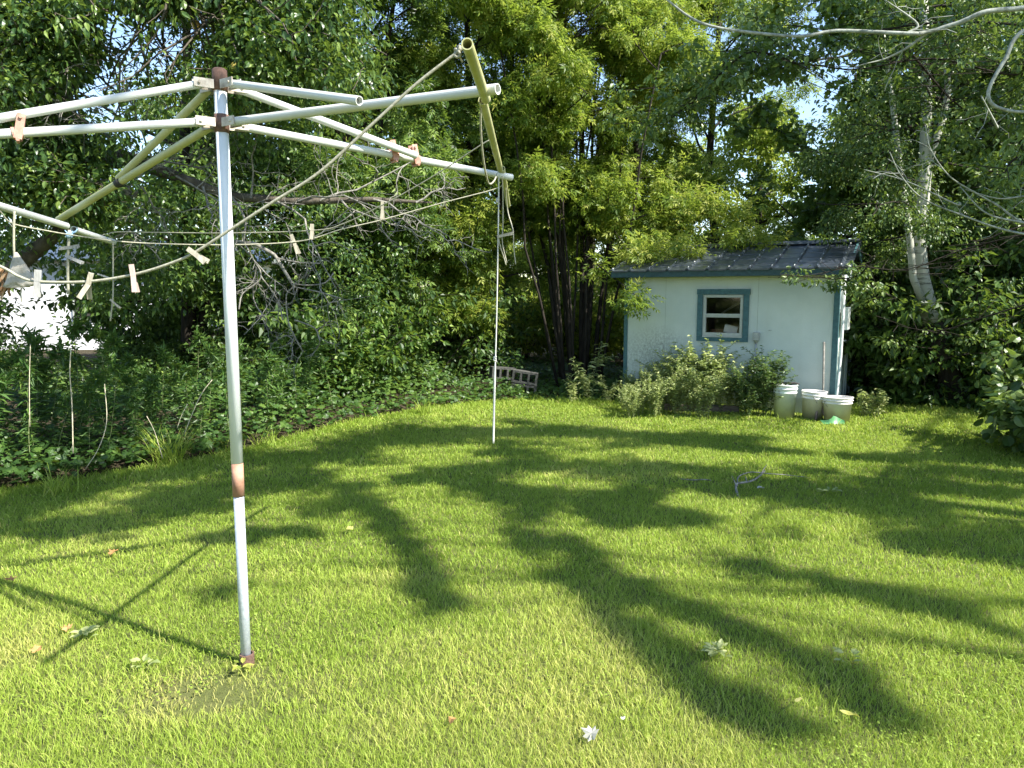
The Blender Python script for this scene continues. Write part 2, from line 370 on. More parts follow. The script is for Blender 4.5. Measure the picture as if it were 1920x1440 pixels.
# ================================================================== SHED
ta = R(-29); SH = np.array([1.73, 11.19, 0.0]); UX = np.array([math.cos(ta), math.sin(ta), 0]); UY = np.array([-math.sin(ta), math.cos(ta), 0])
def sh(x, y, z): return SH + UX*x + UY*y + np.array([0, 0, z])
shed = thing('garden_shed', 'small white garden shed with teal trim and ribbed dark metal roof', 'shed', SH, ta)
m, nt, b = mat('shed_paint', .7, 0, .3)
tc = nt.nodes.new('ShaderNodeTexCoord'); sx = nt.nodes.new('ShaderNodeSeparateXYZ'); nt.links.new(tc.outputs['Object'], sx.inputs[0])
f = noise(nt, 1.3, 5, .6); fine = noise(nt, 55, 5, .75)
base = ramp(nt, f, [(.3, (.50,.56,.52)), (.7, (.64,.69,.64))])
dx_ = math_(nt, 'DIVIDE', math_(nt, 'SUBTRACT', sx.outputs['X'], .5), .62); dz_ = math_(nt, 'DIVIDE', math_(nt, 'SUBTRACT', sx.outputs['Z'], .72), .5)
d2 = math_(nt, 'ADD', math_(nt, 'MULTIPLY', dx_, dx_), math_(nt, 'MULTIPLY', dz_, dz_))
blob = math_(nt, 'SUBTRACT', 1.0, d2, True)
sp = noise(nt, 34, 8, .85, mapped(nt, (1,1,.7)))
mold = math_(nt, 'MULTIPLY', blob, math_(nt, 'MULTIPLY', math_(nt, 'SUBTRACT', sp, .43, True), 6.0, True), True)
low = math_(nt, 'MULTIPLY', math_(nt, 'SUBTRACT', .45, sx.outputs['Z'], True), math_(nt, 'MULTIPLY', noise(nt, 6, 6, .7), 1.2))
c = mixc(nt, math_(nt, 'MULTIPLY', mold, .85), base, (.13,.13,.11)); c = mixc(nt, low, c, (.38,.40,.33))
st = math_(nt, 'MULTIPLY', math_(nt, 'SUBTRACT', noise(nt, 9, 5, .7, mapped(nt, (1,1,.08))), .5, True), .9)
c = mixc(nt, st, c, (.5,.52,.45)); nt.links.new(c, b.inputs['Base Color']); bump(nt, b, fine, .5, .006); M['shed_paint'] = m
M['teal'] = noisy('teal_trim', (.035,.095,.11), (.06,.15,.165), 25, .6, bs=.2)
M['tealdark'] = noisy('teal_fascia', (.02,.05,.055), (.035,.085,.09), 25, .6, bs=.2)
M['frame'] = noisy('window_frame', (.36,.38,.34), (.47,.48,.44), 12, .5, bs=.1)
M['graypaint'] = noisy('seam_grime', (.25,.28,.24), (.42,.47,.41), 8, .8, bs=0)
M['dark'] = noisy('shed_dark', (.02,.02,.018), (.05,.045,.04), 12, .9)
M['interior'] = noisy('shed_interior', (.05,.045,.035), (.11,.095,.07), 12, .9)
m, nt, b = mat('glass_pane', .03, 0, .5); t = nt.nodes.new('ShaderNodeBsdfTransparent'); gl = nt.nodes.new('ShaderNodeBsdfGlossy'); gl.inputs['Roughness'].default_value = .03
lw = nt.nodes.new('ShaderNodeFresnel'); lw.inputs['IOR'].default_value = 1.6; mx = nt.nodes.new('ShaderNodeMixShader')
nt.links.new(lw.outputs[0], mx.inputs[0]); nt.links.new(t.outputs[0], mx.inputs[1]); nt.links.new(gl.outputs[0], mx.inputs[2]); nt.links.new(mx.outputs[0], nt.nodes['Material Output'].inputs[0]); M['glass'] = m
m, nt, b = mat('roof_metal', .3, .0, .8); v = mapped(nt); f = noise(nt, 5, 6, .7, v)
nt.links.new(ramp(nt, f, [(.3, (.028,.036,.048)), (.7, (.06,.072,.09))]), b.inputs['Base Color']); bump(nt, b, noise(nt, 30, 3), .15, .005); M['roof'] = m
W, D, HW, RIDGE = 2.97, 2.4, 1.99, 2.38
wx0, wx1, wz0, wz1 = 1.19, 1.74, 1.045, 1.625          # opening
mb = MB(); th = .09
mb.box((0,0,0), (wx0,th,HW)).box((wx1,0,0), (W,th,HW)).box((wx0,0,0), (wx1,th,wz0)).box((wx0,0,wz1), (wx1,th,HW))
mb.build('front_wall', M['shed_paint'], shed)
mb = MB().box((W-th,th,0), (W,.62,HW)).box((W-th,1.62,0), (W,D-th,HW)).box((W-th,.62,1.86), (W,1.62,HW))
mb.add([(W-th,th,HW),(W-th,D-th,HW),(W-th,D/2,RIDGE-.06),(W,th,HW),(W,D-th,HW),(W,D/2,RIDGE-.06)], [(0,2,1),(3,4,5)])
mb.build('side_wall', M['shed_paint'], shed)
mb = MB().box((0,th,0), (th,D-th,HW)); mb.add([(0,th,HW),(0,D-th,HW),(0,D/2,RIDGE-.06)], [(0,2,1)]); mb.build('side_wall', M['shed_paint'], shed)
MB().box((0,D-th,0), (W,D,HW)).build('back_wall', M['shed_paint'], shed)
MB().box((th,th,-.02), (W-th,D-th,.08)).build('floor', M['interior'], shed)
MB().box((th,th,HW-.03),(W-th,D-th,HW-.01)).build('ceiling', M['interior'], shed)
MB().box((th+.003,th+.003,.085), (th+.02,D-th-.003,HW-.035)).box((th+.022,D-th-.02,.085), (W-th-.022,D-th-.003,HW-.035)).box((W-th-.02,1.62,.085), (W-th-.003,D-th-.003,HW-.035)).box((th+.022,th+.003,.085),(wx0-.01,th+.02,HW-.035)).build('shade_lining', M['dark'], shed)  # dark sheets added over the inner walls to stand in for indoor shade
mb = MB()
for x_ in (.62, 1.94): MB().box((x_,-.0015,0), (x_+.004,-.0001,1.88)).build('panel_seam', M['graypaint'], shed)
# roof: ribbed sheet with profile
def roof_side(sgn, name):
    x0, x1 = -.17, W+.15; xs = []; zs = []; pit = .285; x = x0
    while x < x1-.001:
        for dx, dz in ((0,0), (.018,.022), (.04,.022), (.058,0)):
            if x+dx < x1: xs.append(x+dx); zs.append(dz)
        x += pit
    xs.append(x1); zs.append(0); xs = np.array(xs); zs = np.array(zs)
    ye = -.27 if sgn > 0 else D+.27; yr = D/2; ze = 1.975; zr = 1.975+(RIDGE-1.975)*1.0; nrow = 5; V = []
    for r in range(nrow):
        for e in (0, 1):
            t = (r+e)/nrow; z = ze+(zr-ze)*t + (.006*(1-e))            # overlapping step at each course
            V.append(np.stack([xs, np.full(len(xs), ye+(yr-ye)*t), z+zs], 1))
    V = np.array(V); n = len(xs); k = len(V); i, j = np.meshgrid(np.arange(k-1), np.arange(n-1), indexing='ij')
    f = np.stack([i*n+j, i*n+j+1, (i+1)*n+j+1, (i+1)*n+j], -1).reshape(-1, 4)
    if sgn < 0: f = f[:, ::-1]
    mb = MB().add(V.reshape(-1, 3), f)
    Vb = V.reshape(-1, 3).copy(); Vb[:, 2] -= .02; mb.add(Vb, f[:, ::-1])
    edge_ = np.concatenate([V[0], V[0]-[0,0,.02]]); mb.add(edge_, [(q, n+q, n+q+1, q+1) for q in range(n-1)])
    for x in np.arange(x0+.029, x1-.1, pit):                           # screws along the ribs
        for t in (.05, .27, .48, .69, .9):
            y = ye+(yr-ye)*t; z = ze+(zr-ze)*t+.024; mb.lathe([(.0,.012),(.008,.008),(.010,0)], (x, y, z), 6, m=1)
    mb.build(name, [M['roof'], M['screw']], shed)
M['screw'] = noisy('screw', (.5,.5,.48), (.65,.65,.62), 10, .4, .3, bs=0)
roof_side(1, 'roof_panel'); roof_side(-1, 'roof_panel')
MB().add([(-.18,D/2-.1,RIDGE+.0),(W+.16,D/2-.1,RIDGE+.0),(W+.16,D/2,RIDGE+.055),(-.18,D/2,RIDGE+.055),(W+.16,D/2+.1,RIDGE+.0),(-.18,D/2+.1,RIDGE+.0)], [(0,1,2,3),(3,2,4,5)]).build('ridge_cap', M['roof'], shed)
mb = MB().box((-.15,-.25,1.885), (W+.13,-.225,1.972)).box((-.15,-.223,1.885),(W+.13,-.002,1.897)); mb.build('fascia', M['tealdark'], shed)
for xa in (-.15, W+.105):
    mb = MB()
    for s in (0, 1):
        ya, yb = (-.223, D/2) if s == 0 else (D+.25, D/2)
        v = [(xa,ya,1.885),(xa+.025,ya,1.885),(xa+.025,yb,2.33),(xa,yb,2.33),(xa,ya,1.96),(xa+.025,ya,1.96),(xa+.025,yb,2.405),(xa,yb,2.405)]
        mb.add(v, [(0,1,2,3),(4,7,6,5),(0,4,5,1),(1,5,6,2),(3,2,6,7),(0,3,7,4)])
    mb.build('barge_board', M['teal'], shed)
MB().box((-.016,-.016,0), (.04,-.002,1.884)).build('corner_trim', M['teal'], shed)
MB().box((W-.055,-.018,0), (W+.016,-.002,1.884)).build('corner_trim', M['teal'], shed)
MB().box((W+.002,0,0), (W+.016,.07,1.95)).build('corner_trim', M['teal'], shed)
# window
win = MB(); a0, a1, c0, c1 = 1.10, 1.825, .965, 1.71
win.box((a0,-.026,c0), (a1,-.002,c0+.075)).box((a0,-.026,c0+.077), (a0+.075,-.002,c1-.08)).box((a1-.075,-.026,c0+.077), (a1,-.002,c1-.08)).box((a0-.008,-.032,c1-.078), (a1+.012,-.002,c1))
win = win.build('window', M['teal'], shed)
fb = MB()
fb.box((wx0,-.018,wz0), (wx1,.03,wz0+.045)).box((wx0,-.018,wz1-.035), (wx1,.03,wz1)).box((wx0,-.018,wz0+.047), (wx0+.035,.03,wz1-.037)).box((wx1-.035,-.018,wz0+.047), (wx1,.03,wz1-.037))
zm = 1.345; fb.box((wx0+.037,-.010,zm-.016), (wx1-.037,.02,zm+.016)).box((wx0+.037,-.004,zm-.038), (wx1-.037,.026,zm-.018)).box((wx0-.004,-.034,wz0-.02), (wx1+.004,-.003,wz0-.002))
fb.build('window_frame', M['frame'], win)
MB().add([(wx0+.037,.006,zm+.018),(wx1-.037,.006,zm+.018),(wx1-.037,.006,wz1-.037),(wx0+.037,.006,wz1-.037)], [(0,1,2,3)]).build('pane', M['glass'], win)
MB().add([(wx0+.037,.014,wz0+.047),(wx1-.037,.014,wz0+.047),(wx1-.037,.014,zm-.04),(wx0+.037,.014,zm-.04)], [(0,1,2,3)]).build('pane', M['glass'], win)
# outlet box with conduit on the front wall
M['galv'] = noisy('galvanised', (.30,.32,.31), (.45,.47,.46), 60, .5, .5, bs=.1)
ob = MB().box((1.895,-.055,1.0), (1.985,-.003,1.105)).box((1.90,-.06,1.03), (1.98,-.056,1.1)).build('outlet_box', M['galv'], shed)
mb = MB().lathe([(.038,1.0),(.022,.965),(.012,.95)], (1.94,-.03,0), 12); mb.tube([(1.94,-.028,.96),(1.938,-.026,.5),(1.935,-.025,.05)], .0125, 10); mb.build('conduit', M['galv'], shed)
MB().tube([(2.1,-.004,1.14),(2.14,-.03,1.14)], .004, 5).build('hook', M['galv'], shed)
# right-hand side: door, casing, panel box, pipe
M['door'] = noisy('door_paint', (.24,.31,.32), (.36,.43,.43), 18, .6, bs=.2)
dr = MB().box((W-.06,.66,.09), (W-.02,1.58,1.82)).box((W-.018,.70,.16),(W-.012,1.54,.9)).box((W-.018,.70,.98),(W-.012,1.54,1.76)).build('door', M['door'], shed)
mb = MB(); mb.tube([(W-.018,.72,.98),(W+.045,.72,.98),(W+.055,.80,.98)], .011, 8); mb.build('door_handle', M['galv'], dr)
MB().box((W+.002,.55,.0), (W+.024,.62,1.93)).box((W+.002,1.62,.0), (W+.024,1.69,1.93)).box((W+.002,.622,1.862), (W+.024,1.618,1.93)).build('door_casing', M['door'], shed)
MB().box((W+.002,D-.08,.0), (W+.022,D,1.93)).build('corner_trim', M['door'], shed)
M['offwhite'] = noisy('offwhite_metal', (.52,.56,.54), (.68,.70,.67), 30, .45, bs=.15)
mb = MB(); mb.tube([(W+.05,.13,1.90),(W+.052,.12,1.3),(W+.05,.10,.8),(W+.03,.06,.3),(W+.02,.03,.02)], .021, 12); mb.build('downpipe', M['offwhite'], shed)
pb = MB().box((W+.075,.12,1.16), (W+.115,.50,1.46)).build('meter_box', M['offwhite'], shed)
MB().box((W+.078,.150,1.18),(W+.0,.47,1.20)).build('mount', M['galv'], pb) if False else None
MB().box((W+.117,.2,1.2),(W+.121,.42,1.35)).box((W+.117,.22,1.38),(W+.121,.32,1.42)).build('cover_plate', M['frame'], pb)
# things inside, seen through the window
M['white'] = noisy('white_plastic', (.60,.60,.57), (.74,.74,.70), 9, .45, bs=.15)
M['graybag'] = noisy('grey_cloth', (.16,.16,.15), (.36,.35,.33), 14, .8, bs=.5, dist=.02)
M['rustbrown'] = noisy('rust_brown', (.12,.06,.03), (.25,.14,.07), 20, .8)
c_ = sh(0,0,0)
def in_shed(name, mb, mt, label, cat):
    o = mb.build(name, mt); o.location = SH; o.rotation_euler = (0,0,ta); return tag(o, label, cat)
sv = MB().box((1.0,.13,1.02), (1.95,.62,1.05)); in_shed('work_bench', sv.box((1.0,.15,.08), (1.05,.6,1.018)).box((1.9,.15,.08), (1.95,.6,1.018)), M['interior'], 'dark wooden bench just inside the shed window', 'bench')
q = MB(); q.bar((1.44,.25,1.15), (1.62,.27,1.11), .14, .11); in_shed('storage_carton', q, M['white'], 'tilted white carton behind the lower pane of the shed window', 'carton')
rng = np.random.RandomState(2); q = MB(); p_ = []
for i in range(7): p_.append((.06-.0*i, i))
q.lathe([(0.0,1.05),(.08,1.055),(.10,1.10),(.075,1.16),(.045,1.21),(.02,1.235),(0,1.24)], (1.70,.3,0), 12); in_shed('cloth_sack', q, M['graybag'], 'grey crumpled sack beside the white carton inside the window', 'sack')
q = MB()
for r_, z_ in ((.1,1.065),(.095,1.09),(.09,1.115)): q.tube([(1.32+r_*math.cos(a), .32+r_*math.sin(a)*.9, z_) for a in np.linspace(0,6.283,20)], .012, 6)
in_shed('hose_coil', q, M['rustbrown'], 'brown coiled hose on the bench at the left of the window', 'hose')
q = MB()
q.tube([(1.2,.8,1.3),(1.45,.7,1.46),(1.62,.66,1.55)], .014, 6).tube([(1.3,.66,1.36),(1.55,.6,1.5),(1.66,.56,1.5),(1.7,.6,1.44)], .012, 6).bar((1.35,.7,1.62),(1.5,.7,1.62),.05,.08)
in_shed('hanging_tools', q, M['graybag'], 'grey tools hanging in the dark behind the upper pane', 'tools')

# ================================================================== BUCKETS AND THINGS BY THE SHED
M['bucket'] = noisy('bucket_plastic', (.68,.65,.61), (.84,.81,.77), 5, .5, bs=.1)
M['bucket_blue'] = noisy('bucket_pale', (.60,.67,.62), (.76,.80,.75), 5, .5, bs=.1)
M['wire'] = noisy('wire', (.25,.25,.24), (.4,.4,.38), 30, .5, .7, bs=0)
def bucket(loc, rt, rb, h, mt, label, rz=0, tilt=0.0, swing=(1, -.9)):
    t = thing('plastic_bucket', label, 'bucket', loc, rz, 'buckets beside the shed', rot=(tilt, 0, rz))
    MB().lathe([(0,.012),(rb*.96,.01),(rb,0),(rb+(rt-rb)*.74,h*.74),(rt*1.0,h*.745),(rt*1.03,h*.76),(rt*1.0,h*.775),(rt*1.0,h*.86),(rt*1.06,h*.865),(rt*1.06,h*.885),(rt*1.01,h*.89),(rt*1.01,h*.96),(rt*1.07,h*.965),(rt*1.07,h),(rt*.97,h),(rt*.965,h*.9),(rb*.93,.03),(0,.03)], n=36).build('bucket_body', mt, t)
    mb = MB(); pts = []
    for a in np.linspace(0, math.pi, 17):
        r = rt*1.1; pts.append((r*math.cos(a), -abs(swing[0])*r*math.sin(a), h*.82+swing[1]*r*math.sin(a)))
    mb.tube(pts, .003, 6)
    for s in (-1, 1): mb.lathe([(0,0),(.012,.002),(.012,.01),(0,.012)], (s*rt*1.06,0,h*.82-.005), 8)
    mb.build('handle', M['wire'], t); return t
z0 = lambda p: (p[0], p[1], float(gz(p[0], p[1])))
b1 = gr(1470, 783); b2 = gr(1523, 785); b3 = gr(1569, 790)
bucket(z0(b1), .148, .125, .45, M['bucket_blue'], 'tall pale bluish bucket with a black stick across its rim', .7, swing=(.35,-.9))
bucket(z0(b2), .150, .125, .375, M['bucket'], 'dingy white bucket standing between the other two buckets', 1.2, .03, (.4,-.8))
bucket(z0(b3), .178, .150, .325, M['bucket'], 'wide low white bucket at the corner trim of the shed', .2, -.03, (.3,-.6))
bp = np.array(z0(b1)); mb = MB(); mb.tube([bp+[-.27,-.02,.482],bp+[-.12,-.03,.478],bp+[0,-.04,.468],bp+[.06,-.04,.462],bp+[.1,-.05,.470],bp+[.16,-.06,.458]], [.008,.011,.013,.017,.014,.011], 7, jit=.3)
tag(mb.build('stick', M['dark']), 'blackened stick lying across the top of the tall bucket', 'stick')
M['rope_brown'] = noisy('weathered_brown', (.09,.06,.055), (.22,.16,.15), 30, .8)
st_ = thing('garden_shears', 'old brown long handled shears leaning on the middle bucket', 'shears', z0(gr(1538, 788)))
o_ = np.array(z0(gr(1538, 788)))
for k, (xa, yb) in enumerate(((-.085, 0), (.055, 0))):
    mb = MB(); mb.tube(np.array([(xa,-.05,.0),(xa*.6,.0,.12),(xa*.25,.04,.24)]), [.012,.014,.016], 8); mb.build('handle', M['rope_brown'], st_)
mb = MB(); mb.tube([(-.02,.045,.23),(-.012,.05,.31),(.01,.05,.335),(.032,.05,.31),(.028,.045,.24)], .012, 8); mb.build('pivot_loop', M['rope_brown'], st_)
mb = MB(); p1 = sh(2.85, -.14, 0); q1 = sh(2.82, -.02, 1.0)
mb.tube([p1, (p1*.6+q1*.4)+[0.006,0,0], q1], .0135, 8); tag(mb.build('wooden_pole', M['twig_dead']), 'thin weathered pole leaning against the shed wall behind the low bucket', 'pole')
M['greenplastic'] = noisy('green_plastic', (.05,.17,.06), (.09,.28,.11), 8, .4, bs=.1)
g0 = gr(1553, 792); mb = MB(); xs = np.linspace(-.14,.13,9); V = [];
for x in xs:
    hh = .06*math.exp(-((x-.02)/.09)**2)+.03
    for k in range(4): V.append((g0[0]+x, g0[1]-.18+.05*k/3*(1+math.sin(x*30)), .01+hh*k/3))
i, j = np.meshgrid(np.arange(8), np.arange(3), indexing='ij'); f = np.stack([i*4+j,(i+1)*4+j,(i+1)*4+j+1,i*4+j+1],-1).reshape(-1,4)
mb.add(V, f, smooth=True); V2 = np.array(V)+[0,.012,0]; mb.add(V2, f[:, ::-1], smooth=True)
tag(mb.build('plastic_sheet', M['greenplastic']), 'scrap of bright green plastic in front of the low white bucket', 'plastic scrap')
M['oldwood'] = noisy('old_wood', (.06,.05,.04), (.16,.13,.10), 12, .9, sc3=(.3,4,4), bs=.7, dist=.01)
p, q = gr(1245, 771), gr(1385, 775); mb = MB(); mb.bar(p+[0,0,.05], q+[0,0,.05], .06, .11)
tag(mb.build('timber_edging', M['oldwood']), 'weathered dark timber edging the weed patch in front of the shed', 'timber')
M['concrete'] = noisy('concrete_block', (.035,.035,.03), (.09,.09,.08), 30, .95, bs=.7, dist=.01)
def block(loc, rot, label):
    L, Dp, Hh, e = .40, .19, .195, .032; mb = MB(); c = (L-4*e)/3
    mb.box((-L/2,-Dp/2,0), (L/2,Dp/2,e)).box((-L/2,-Dp/2,Hh-e), (L/2,Dp/2,Hh))
    for k in range(4): x = -L/2+k*(c+e); mb.box((x,-Dp/2,e), (x+e,Dp/2,Hh-e))
    o = mb.build('cinder_block', M['concrete']); o.location = loc; o.rotation_euler = rot; tag(o, label, 'cinder block', 'cinder blocks at the foot of the trees')
p = at(983, 722, 11.6); zb = p[2]
block((p[0]-.02, p[1], zb-.18), (0, .12, -.1), 'lower grey cinder block half sunk in the ground cover')
block((p[0], p[1], zb+.03), (0, .14, -.1), 'upper grey cinder block tilted on top of another block')
block((p[0]-.36, p[1]+.35, zb+.06), (0, .08, .3), 'dim cinder block behind and left of the two stacked blocks')

# ================================================================== CLOTHESLINE FRAME
m, nt, b = mat('white_pipe_paint', .42, 0, .5); f = noise(nt, 3, 5, .6); f2 = noise(nt, 25, 6, .7)
c = ramp(nt, f, [(.3, (.50,.52,.48)), (.6, (.60,.61,.58)), (.8, (.50,.51,.36))])
rs = ramp(nt, f2, [(.68, (0,0,0)), (.76, (1,1,1))]); nt.links.new(mixc(nt, math_(nt, 'MULTIPLY', rs, .5), c, (.30,.20,.12)), b.inputs['Base Color']); bump(nt, b, f2, .15, .002); M['pipe'] = m
m, nt, b = mat('algae_pipe_paint', .5, 0, .4); f = noise(nt, 5, 6, .7); f2 = noise(nt, 40, 4, .7)
c = ramp(nt, f, [(.3, (.36,.36,.14)), (.55, (.48,.47,.24)), (.75, (.62,.62,.45))]); nt.links.new(c, b.inputs['Base Color']); bump(nt, b, f2, .15, .002); M['algae'] = m
M['polepaint'] = noisy('white_pole_paint', (.60,.64,.66), (.76,.78,.79), 6, .4, bs=.06, sc3=(3,3,.5))
M['galvpipe'] = noisy('galvanised_pole', (.38,.42,.46), (.52,.56,.60), 50, .45, .25, bs=.08)
M['rust'] = noisy('rusty_metal', (.07,.04,.03), (.20,.11,.08), 35, .85, bs=.5)
M['rustband'] = noisy('rust_primer', (.26,.13,.08), (.46,.26,.18), 14, .8, bs=.2)
M['pinkrust'] = noisy('faded_red_clamp', (.36,.17,.12), (.55,.32,.25), 35, .75, bs=.3)
M['strap'] = noisy('bracket_steel', (.30,.25,.20), (.62,.58,.50), 22, .7, .1, bs=.3)
PB = np.array([-1.158, 3.02, 0.0]); H1, H2 = 2.44, 2.285
cf = thing('outdoor_clothes_dryer', 'tall white pipe clothesline frame with eight arms and two outer crossbars', 'clothesline frame', PB)
def cl(name, mb, m, parent=cf): return mb.build(name, m, parent, inv=PB)
zj = 1.6+3.02*0 ; zr0 = at(450, 930, 3.02)[2]; zr1 = at(447, 868, 3.02)[2]
lp = cl('lower_pole', MB().tube([PB+[0,0,-.1], PB+[0,0,zr0]], .0215, 24), M['galvpipe'])
cl('ground_sleeve', MB().pipe(PB+[.004,0,-.05], PB+[.004,0,.06], .031, .024), M['rust'])
up = cl('upper_pole', MB().tube([PB+[0,0,zr1], PB+[0,0,H1+.03]], .0245, 24), M['polepaint'])
cl('rust_band', MB().tube([PB+[0,0,zr0+.0005], PB+[0,0,zr1-.0005]], .0243, 24), M['rustband'])
cl('pole_cap', MB().tube([PB+[0,0,H1-.03], PB+[0,0,H1+.05], PB+[0,0,H1+.056]], [.0285,.0285,.022], 20), M['rust'])
cl('hub_collar', MB().tube([PB+[0,0,H2-.035], PB+[0,0,H2+.035]], .0285, 20), M['rust'])
A = {}   # arm ends on the crossbars
A['rn'] = at(908, 170, 2.35); A['rf'] = at(944, 330, 3.75); A['lf'] = at(110, 412, 3.72); _z = at(0, 256, 2.606)[2]; A['ln'] = np.array([-2.27, 2.33, 2.285+(_z-2.285)/.6])
AR = .0165
def hubp(z, tgt, d): v = tgt-PB; v[2] = 0; return PB+[0,0,z]+nrm(v)*d
def bracket(z, tgt):
    p = hubp(z, tgt, .027); q = hubp(z, tgt, .10); dd = nrm(q-p); sdv = np.cross(dd, (0,0,1)); mb = MB()
    for s in (-1, 1): mb.bar(p+sdv*s*.0195, q+sdv*s*.0195, .004, .034)
    mb.tube([q-dd*.02-sdv*.028, q-dd*.02+sdv*.028], .0055, 8); cl('bracket', mb, M['strap'])
for k, tgt in A.items():
    mt = M['algae'] if k == 'lf' else M['pipe']; bracket(H2, tgt); p = hubp(H2, tgt, .065)
    e = tgt + nrm(tgt-p)*(.05 if k in ('rn', 'rf') else .0)
    cl('lower_arm', MB().pipe(p, e, AR, AR-.003), mt); bracket(H1-.01, tgt)
ends = {'rn': at(674, 189, 2.50), 'rf': at(781, 292, 3.43), 'lf': at(222, 335, 3.42), 'ln': None}
for k, tgt in A.items():
    p = hubp(H1-.01, tgt, .065); base_ = hubp(H2, tgt, .065)
    if ends[k] is not None: e = ends[k]
    else: zu = at(0, 232, 2.606)[2]; tt = .95; e = base_+(tgt-base_)*tt; e[2] = 2.43+(zu-2.43)/.6*tt
    cl('upper_arm', MB().pipe(p, e, AR-.001, AR-.004), M['algae'] if k == 'lf' else M['pipe'])
def clamp(px, py, k, off=.017):
    p = hubp(H2, A[k], .065); r = ray(px, py); best = min(np.linspace(0, 1, 400), key=lambda s: np.hypot(*(np.array(proj(p+(A[k]-p)*s)).ravel()-[px, py])))
    c = p+(A[k]-p)*best; d = nrm(A[k]-p); sdv = nrm(np.cross(d, (0,0,1))); mb = MB()
    up0 = np.array([0,0,1.]); sh_ = -sdv*off*1.0
    for s in (-1, 1): mb.bar(c+sdv*s*.020+up0*-.022, c+sdv*s*.020+up0*.062-d*.018, .026, .004, up=sdv)
    mb.pipe(c-d*.016, c+d*.016, AR+.0045, AR+.0005); mb.tube([c-sdv*.03-up0*.026, c+sdv*.03-up0*.026], .006, 8)
    mb.tube([c-sdv*.03+up0*.05-d*.014, c+sdv*.03+up0*.05-d*.014], .006, 8); cl('clamp', mb, M['pinkrust'])
clamp(738, 303, 'rf'); clamp(778, 308, 'rf'); clamp(32, 258, 'ln')
pt = lambda k, s: hubp(H2, A[k], .065)+(A[k]-hubp(H2, A[k], .065))*s
d_ = nrm(A['lf']-PB); c_ = at(222, 336, 3.40); cl('tape_wrap', MB().tube([pt('lf',.55)-nrm(pt('lf',1)-pt('lf',0))*.02, pt('lf',.55)+nrm(pt('lf',1)-pt('lf',0))*.02], AR+.003, 14), M['dark'])
# crossbars (hollow pipes in two or three lengths)
RB = [at(876, 82, 1.97), at(911, 186, 2.42), at(905, 188, 2.43), at(938, 318, 3.66), at(942, 316, 3.70), at(953, 385, 4.45)]
cl('crossbar', MB().pipe(RB[0], RB[1], .0155, .0125), M['algae']); cl('crossbar', MB().pipe(RB[2], RB[3], .0145, .0115), M['algae']); cl('crossbar', MB().pipe(RB[4], RB[5], .0135, .0105), M['algae'])
LB = [np.array([-2.2, 2.0, 2.09]), at(0, 390, 3.0), at(125, 424, 3.55), at(138, 430, 3.62), at(213, 454, 4.1)]
cl('crossbar', MB().pipe(LB[0], LB[2], .0165, .013), M['pipe']); cl('crossbar', MB().pipe(LB[3], LB[4], .0155, .0125), M['pipe'])
# lines
M['rope'] = noisy('cotton_line', (.26,.25,.18), (.44,.42,.32), 90, .9, bs=.4)
M['rope_pale'] = noisy('pale_line', (.45,.45,.42), (.62,.61,.57), 90, .9, bs=.4)
def catm(P, n=8):
    P = [np.array(p, float) for p in P]; P = [2*P[0]-P[1]]+P+[2*P[-1]-P[-2]]; out = []
    for i in range(1, len(P)-2):
        for t in np.arange(n)/n:
            a, b_, c, d = P[i-1:i+3]; out.append(.5*((2*b_)+(-a+c)*t+(2*a-5*b_+4*c-d)*t*t+(-a+3*b_-3*c+d)*t**3))
    out.append(P[-2]); return np.array(out)
def rope(name, P, r, label, cat, m=M['rope'], group=None, knots=(), smooth=True):
    P = catm(P) if smooth else np.array(P); mb = MB().tube(P, r, 7); r = float(np.min(r))
    for k in knots:
        k = np.array(k)
        for s in range(3): mb.tube([k+np.array([math.cos(a+s*2)*r*1.8, math.sin(a+s)*r*1.8, math.sin(a)*r*2.2+(s-1)*r*1.4]) for a in np.linspace(0, 6.28, 9)], r*.9, 5)
        mb.tube([k, k+[r*3,0,-r*6]], r*.7, 5)
    return tag(mb.build(name, m), label, cat, group)
def Lp(*q): return [at(a, b_, c) for a, b_, c in q]
LG = 'lines strung between the crossbars'
l1 = Lp((878,84,2.03),(857,99,2.03),(780,158,2.04),(700,231,2.05),(600,322,2.06),(510,380,2.07),(430,432,2.08),(366,473,2.09),(320,494,2.10),(250,515,2.11),(165,528,2.12),(72,528,2.13),(35,518,2.14),(0,499,2.14),(-120,445,2.14)); l1.append(np.array([-2.2,2.12,2.13]))
rope('clothesline', l1, .0042, 'nearest thick clothesline sagging from the high near pipe end to bottom left', 'clothesline', M['rope'], LG, [at(858,98,2.03)])
rope('clothesline', Lp((922,262,3.1),(905,270,3.1),(813,330,3.2),(720,383,3.3),(640,421,3.4),(587,432,3.45),(433,437,3.6),(300,436,3.75),(210,436,3.95))+[LB[4]+[0,0,.01]], .0027, 'upper one of the two far lines behind the pole', 'clothesline', M['rope'], LG)
rope('clothesline', Lp((946,345,3.95),(923,356,3.95),(827,381,3.9),(717,412,3.85),(640,430,3.8),(563,452,3.7),(433,459,3.6),(300,457,3.5),(217,452,3.4),(143,442,3.3),(90,433,3.2),(24,419,3.1),(0,396,3.05),(-30,370,3.0))+[np.array([-2.21,2.9,2.05])], .0029, 'lower one of the two far lines carrying the blue twine knot', 'clothesline', M['rope'], LG, [at(24,420,3.1)])
HG = 'loose cords hanging from the frame'
rope('rope', Lp((935,326,3.72),(935,372,3.74),(934,440,3.74),(931,600,3.74),(928,700,3.74),(926,780,3.74),(925,831,3.74)), np.interp(np.linspace(0,1,49), [0,.62,.68,1], [.0034,.0034,.0056,.0056]), 'long pale cord hanging straight down over the lawn from the far right arm', 'cord', M['rope_pale'], HG, [at(933,375,3.74), at(928,672,3.74)])
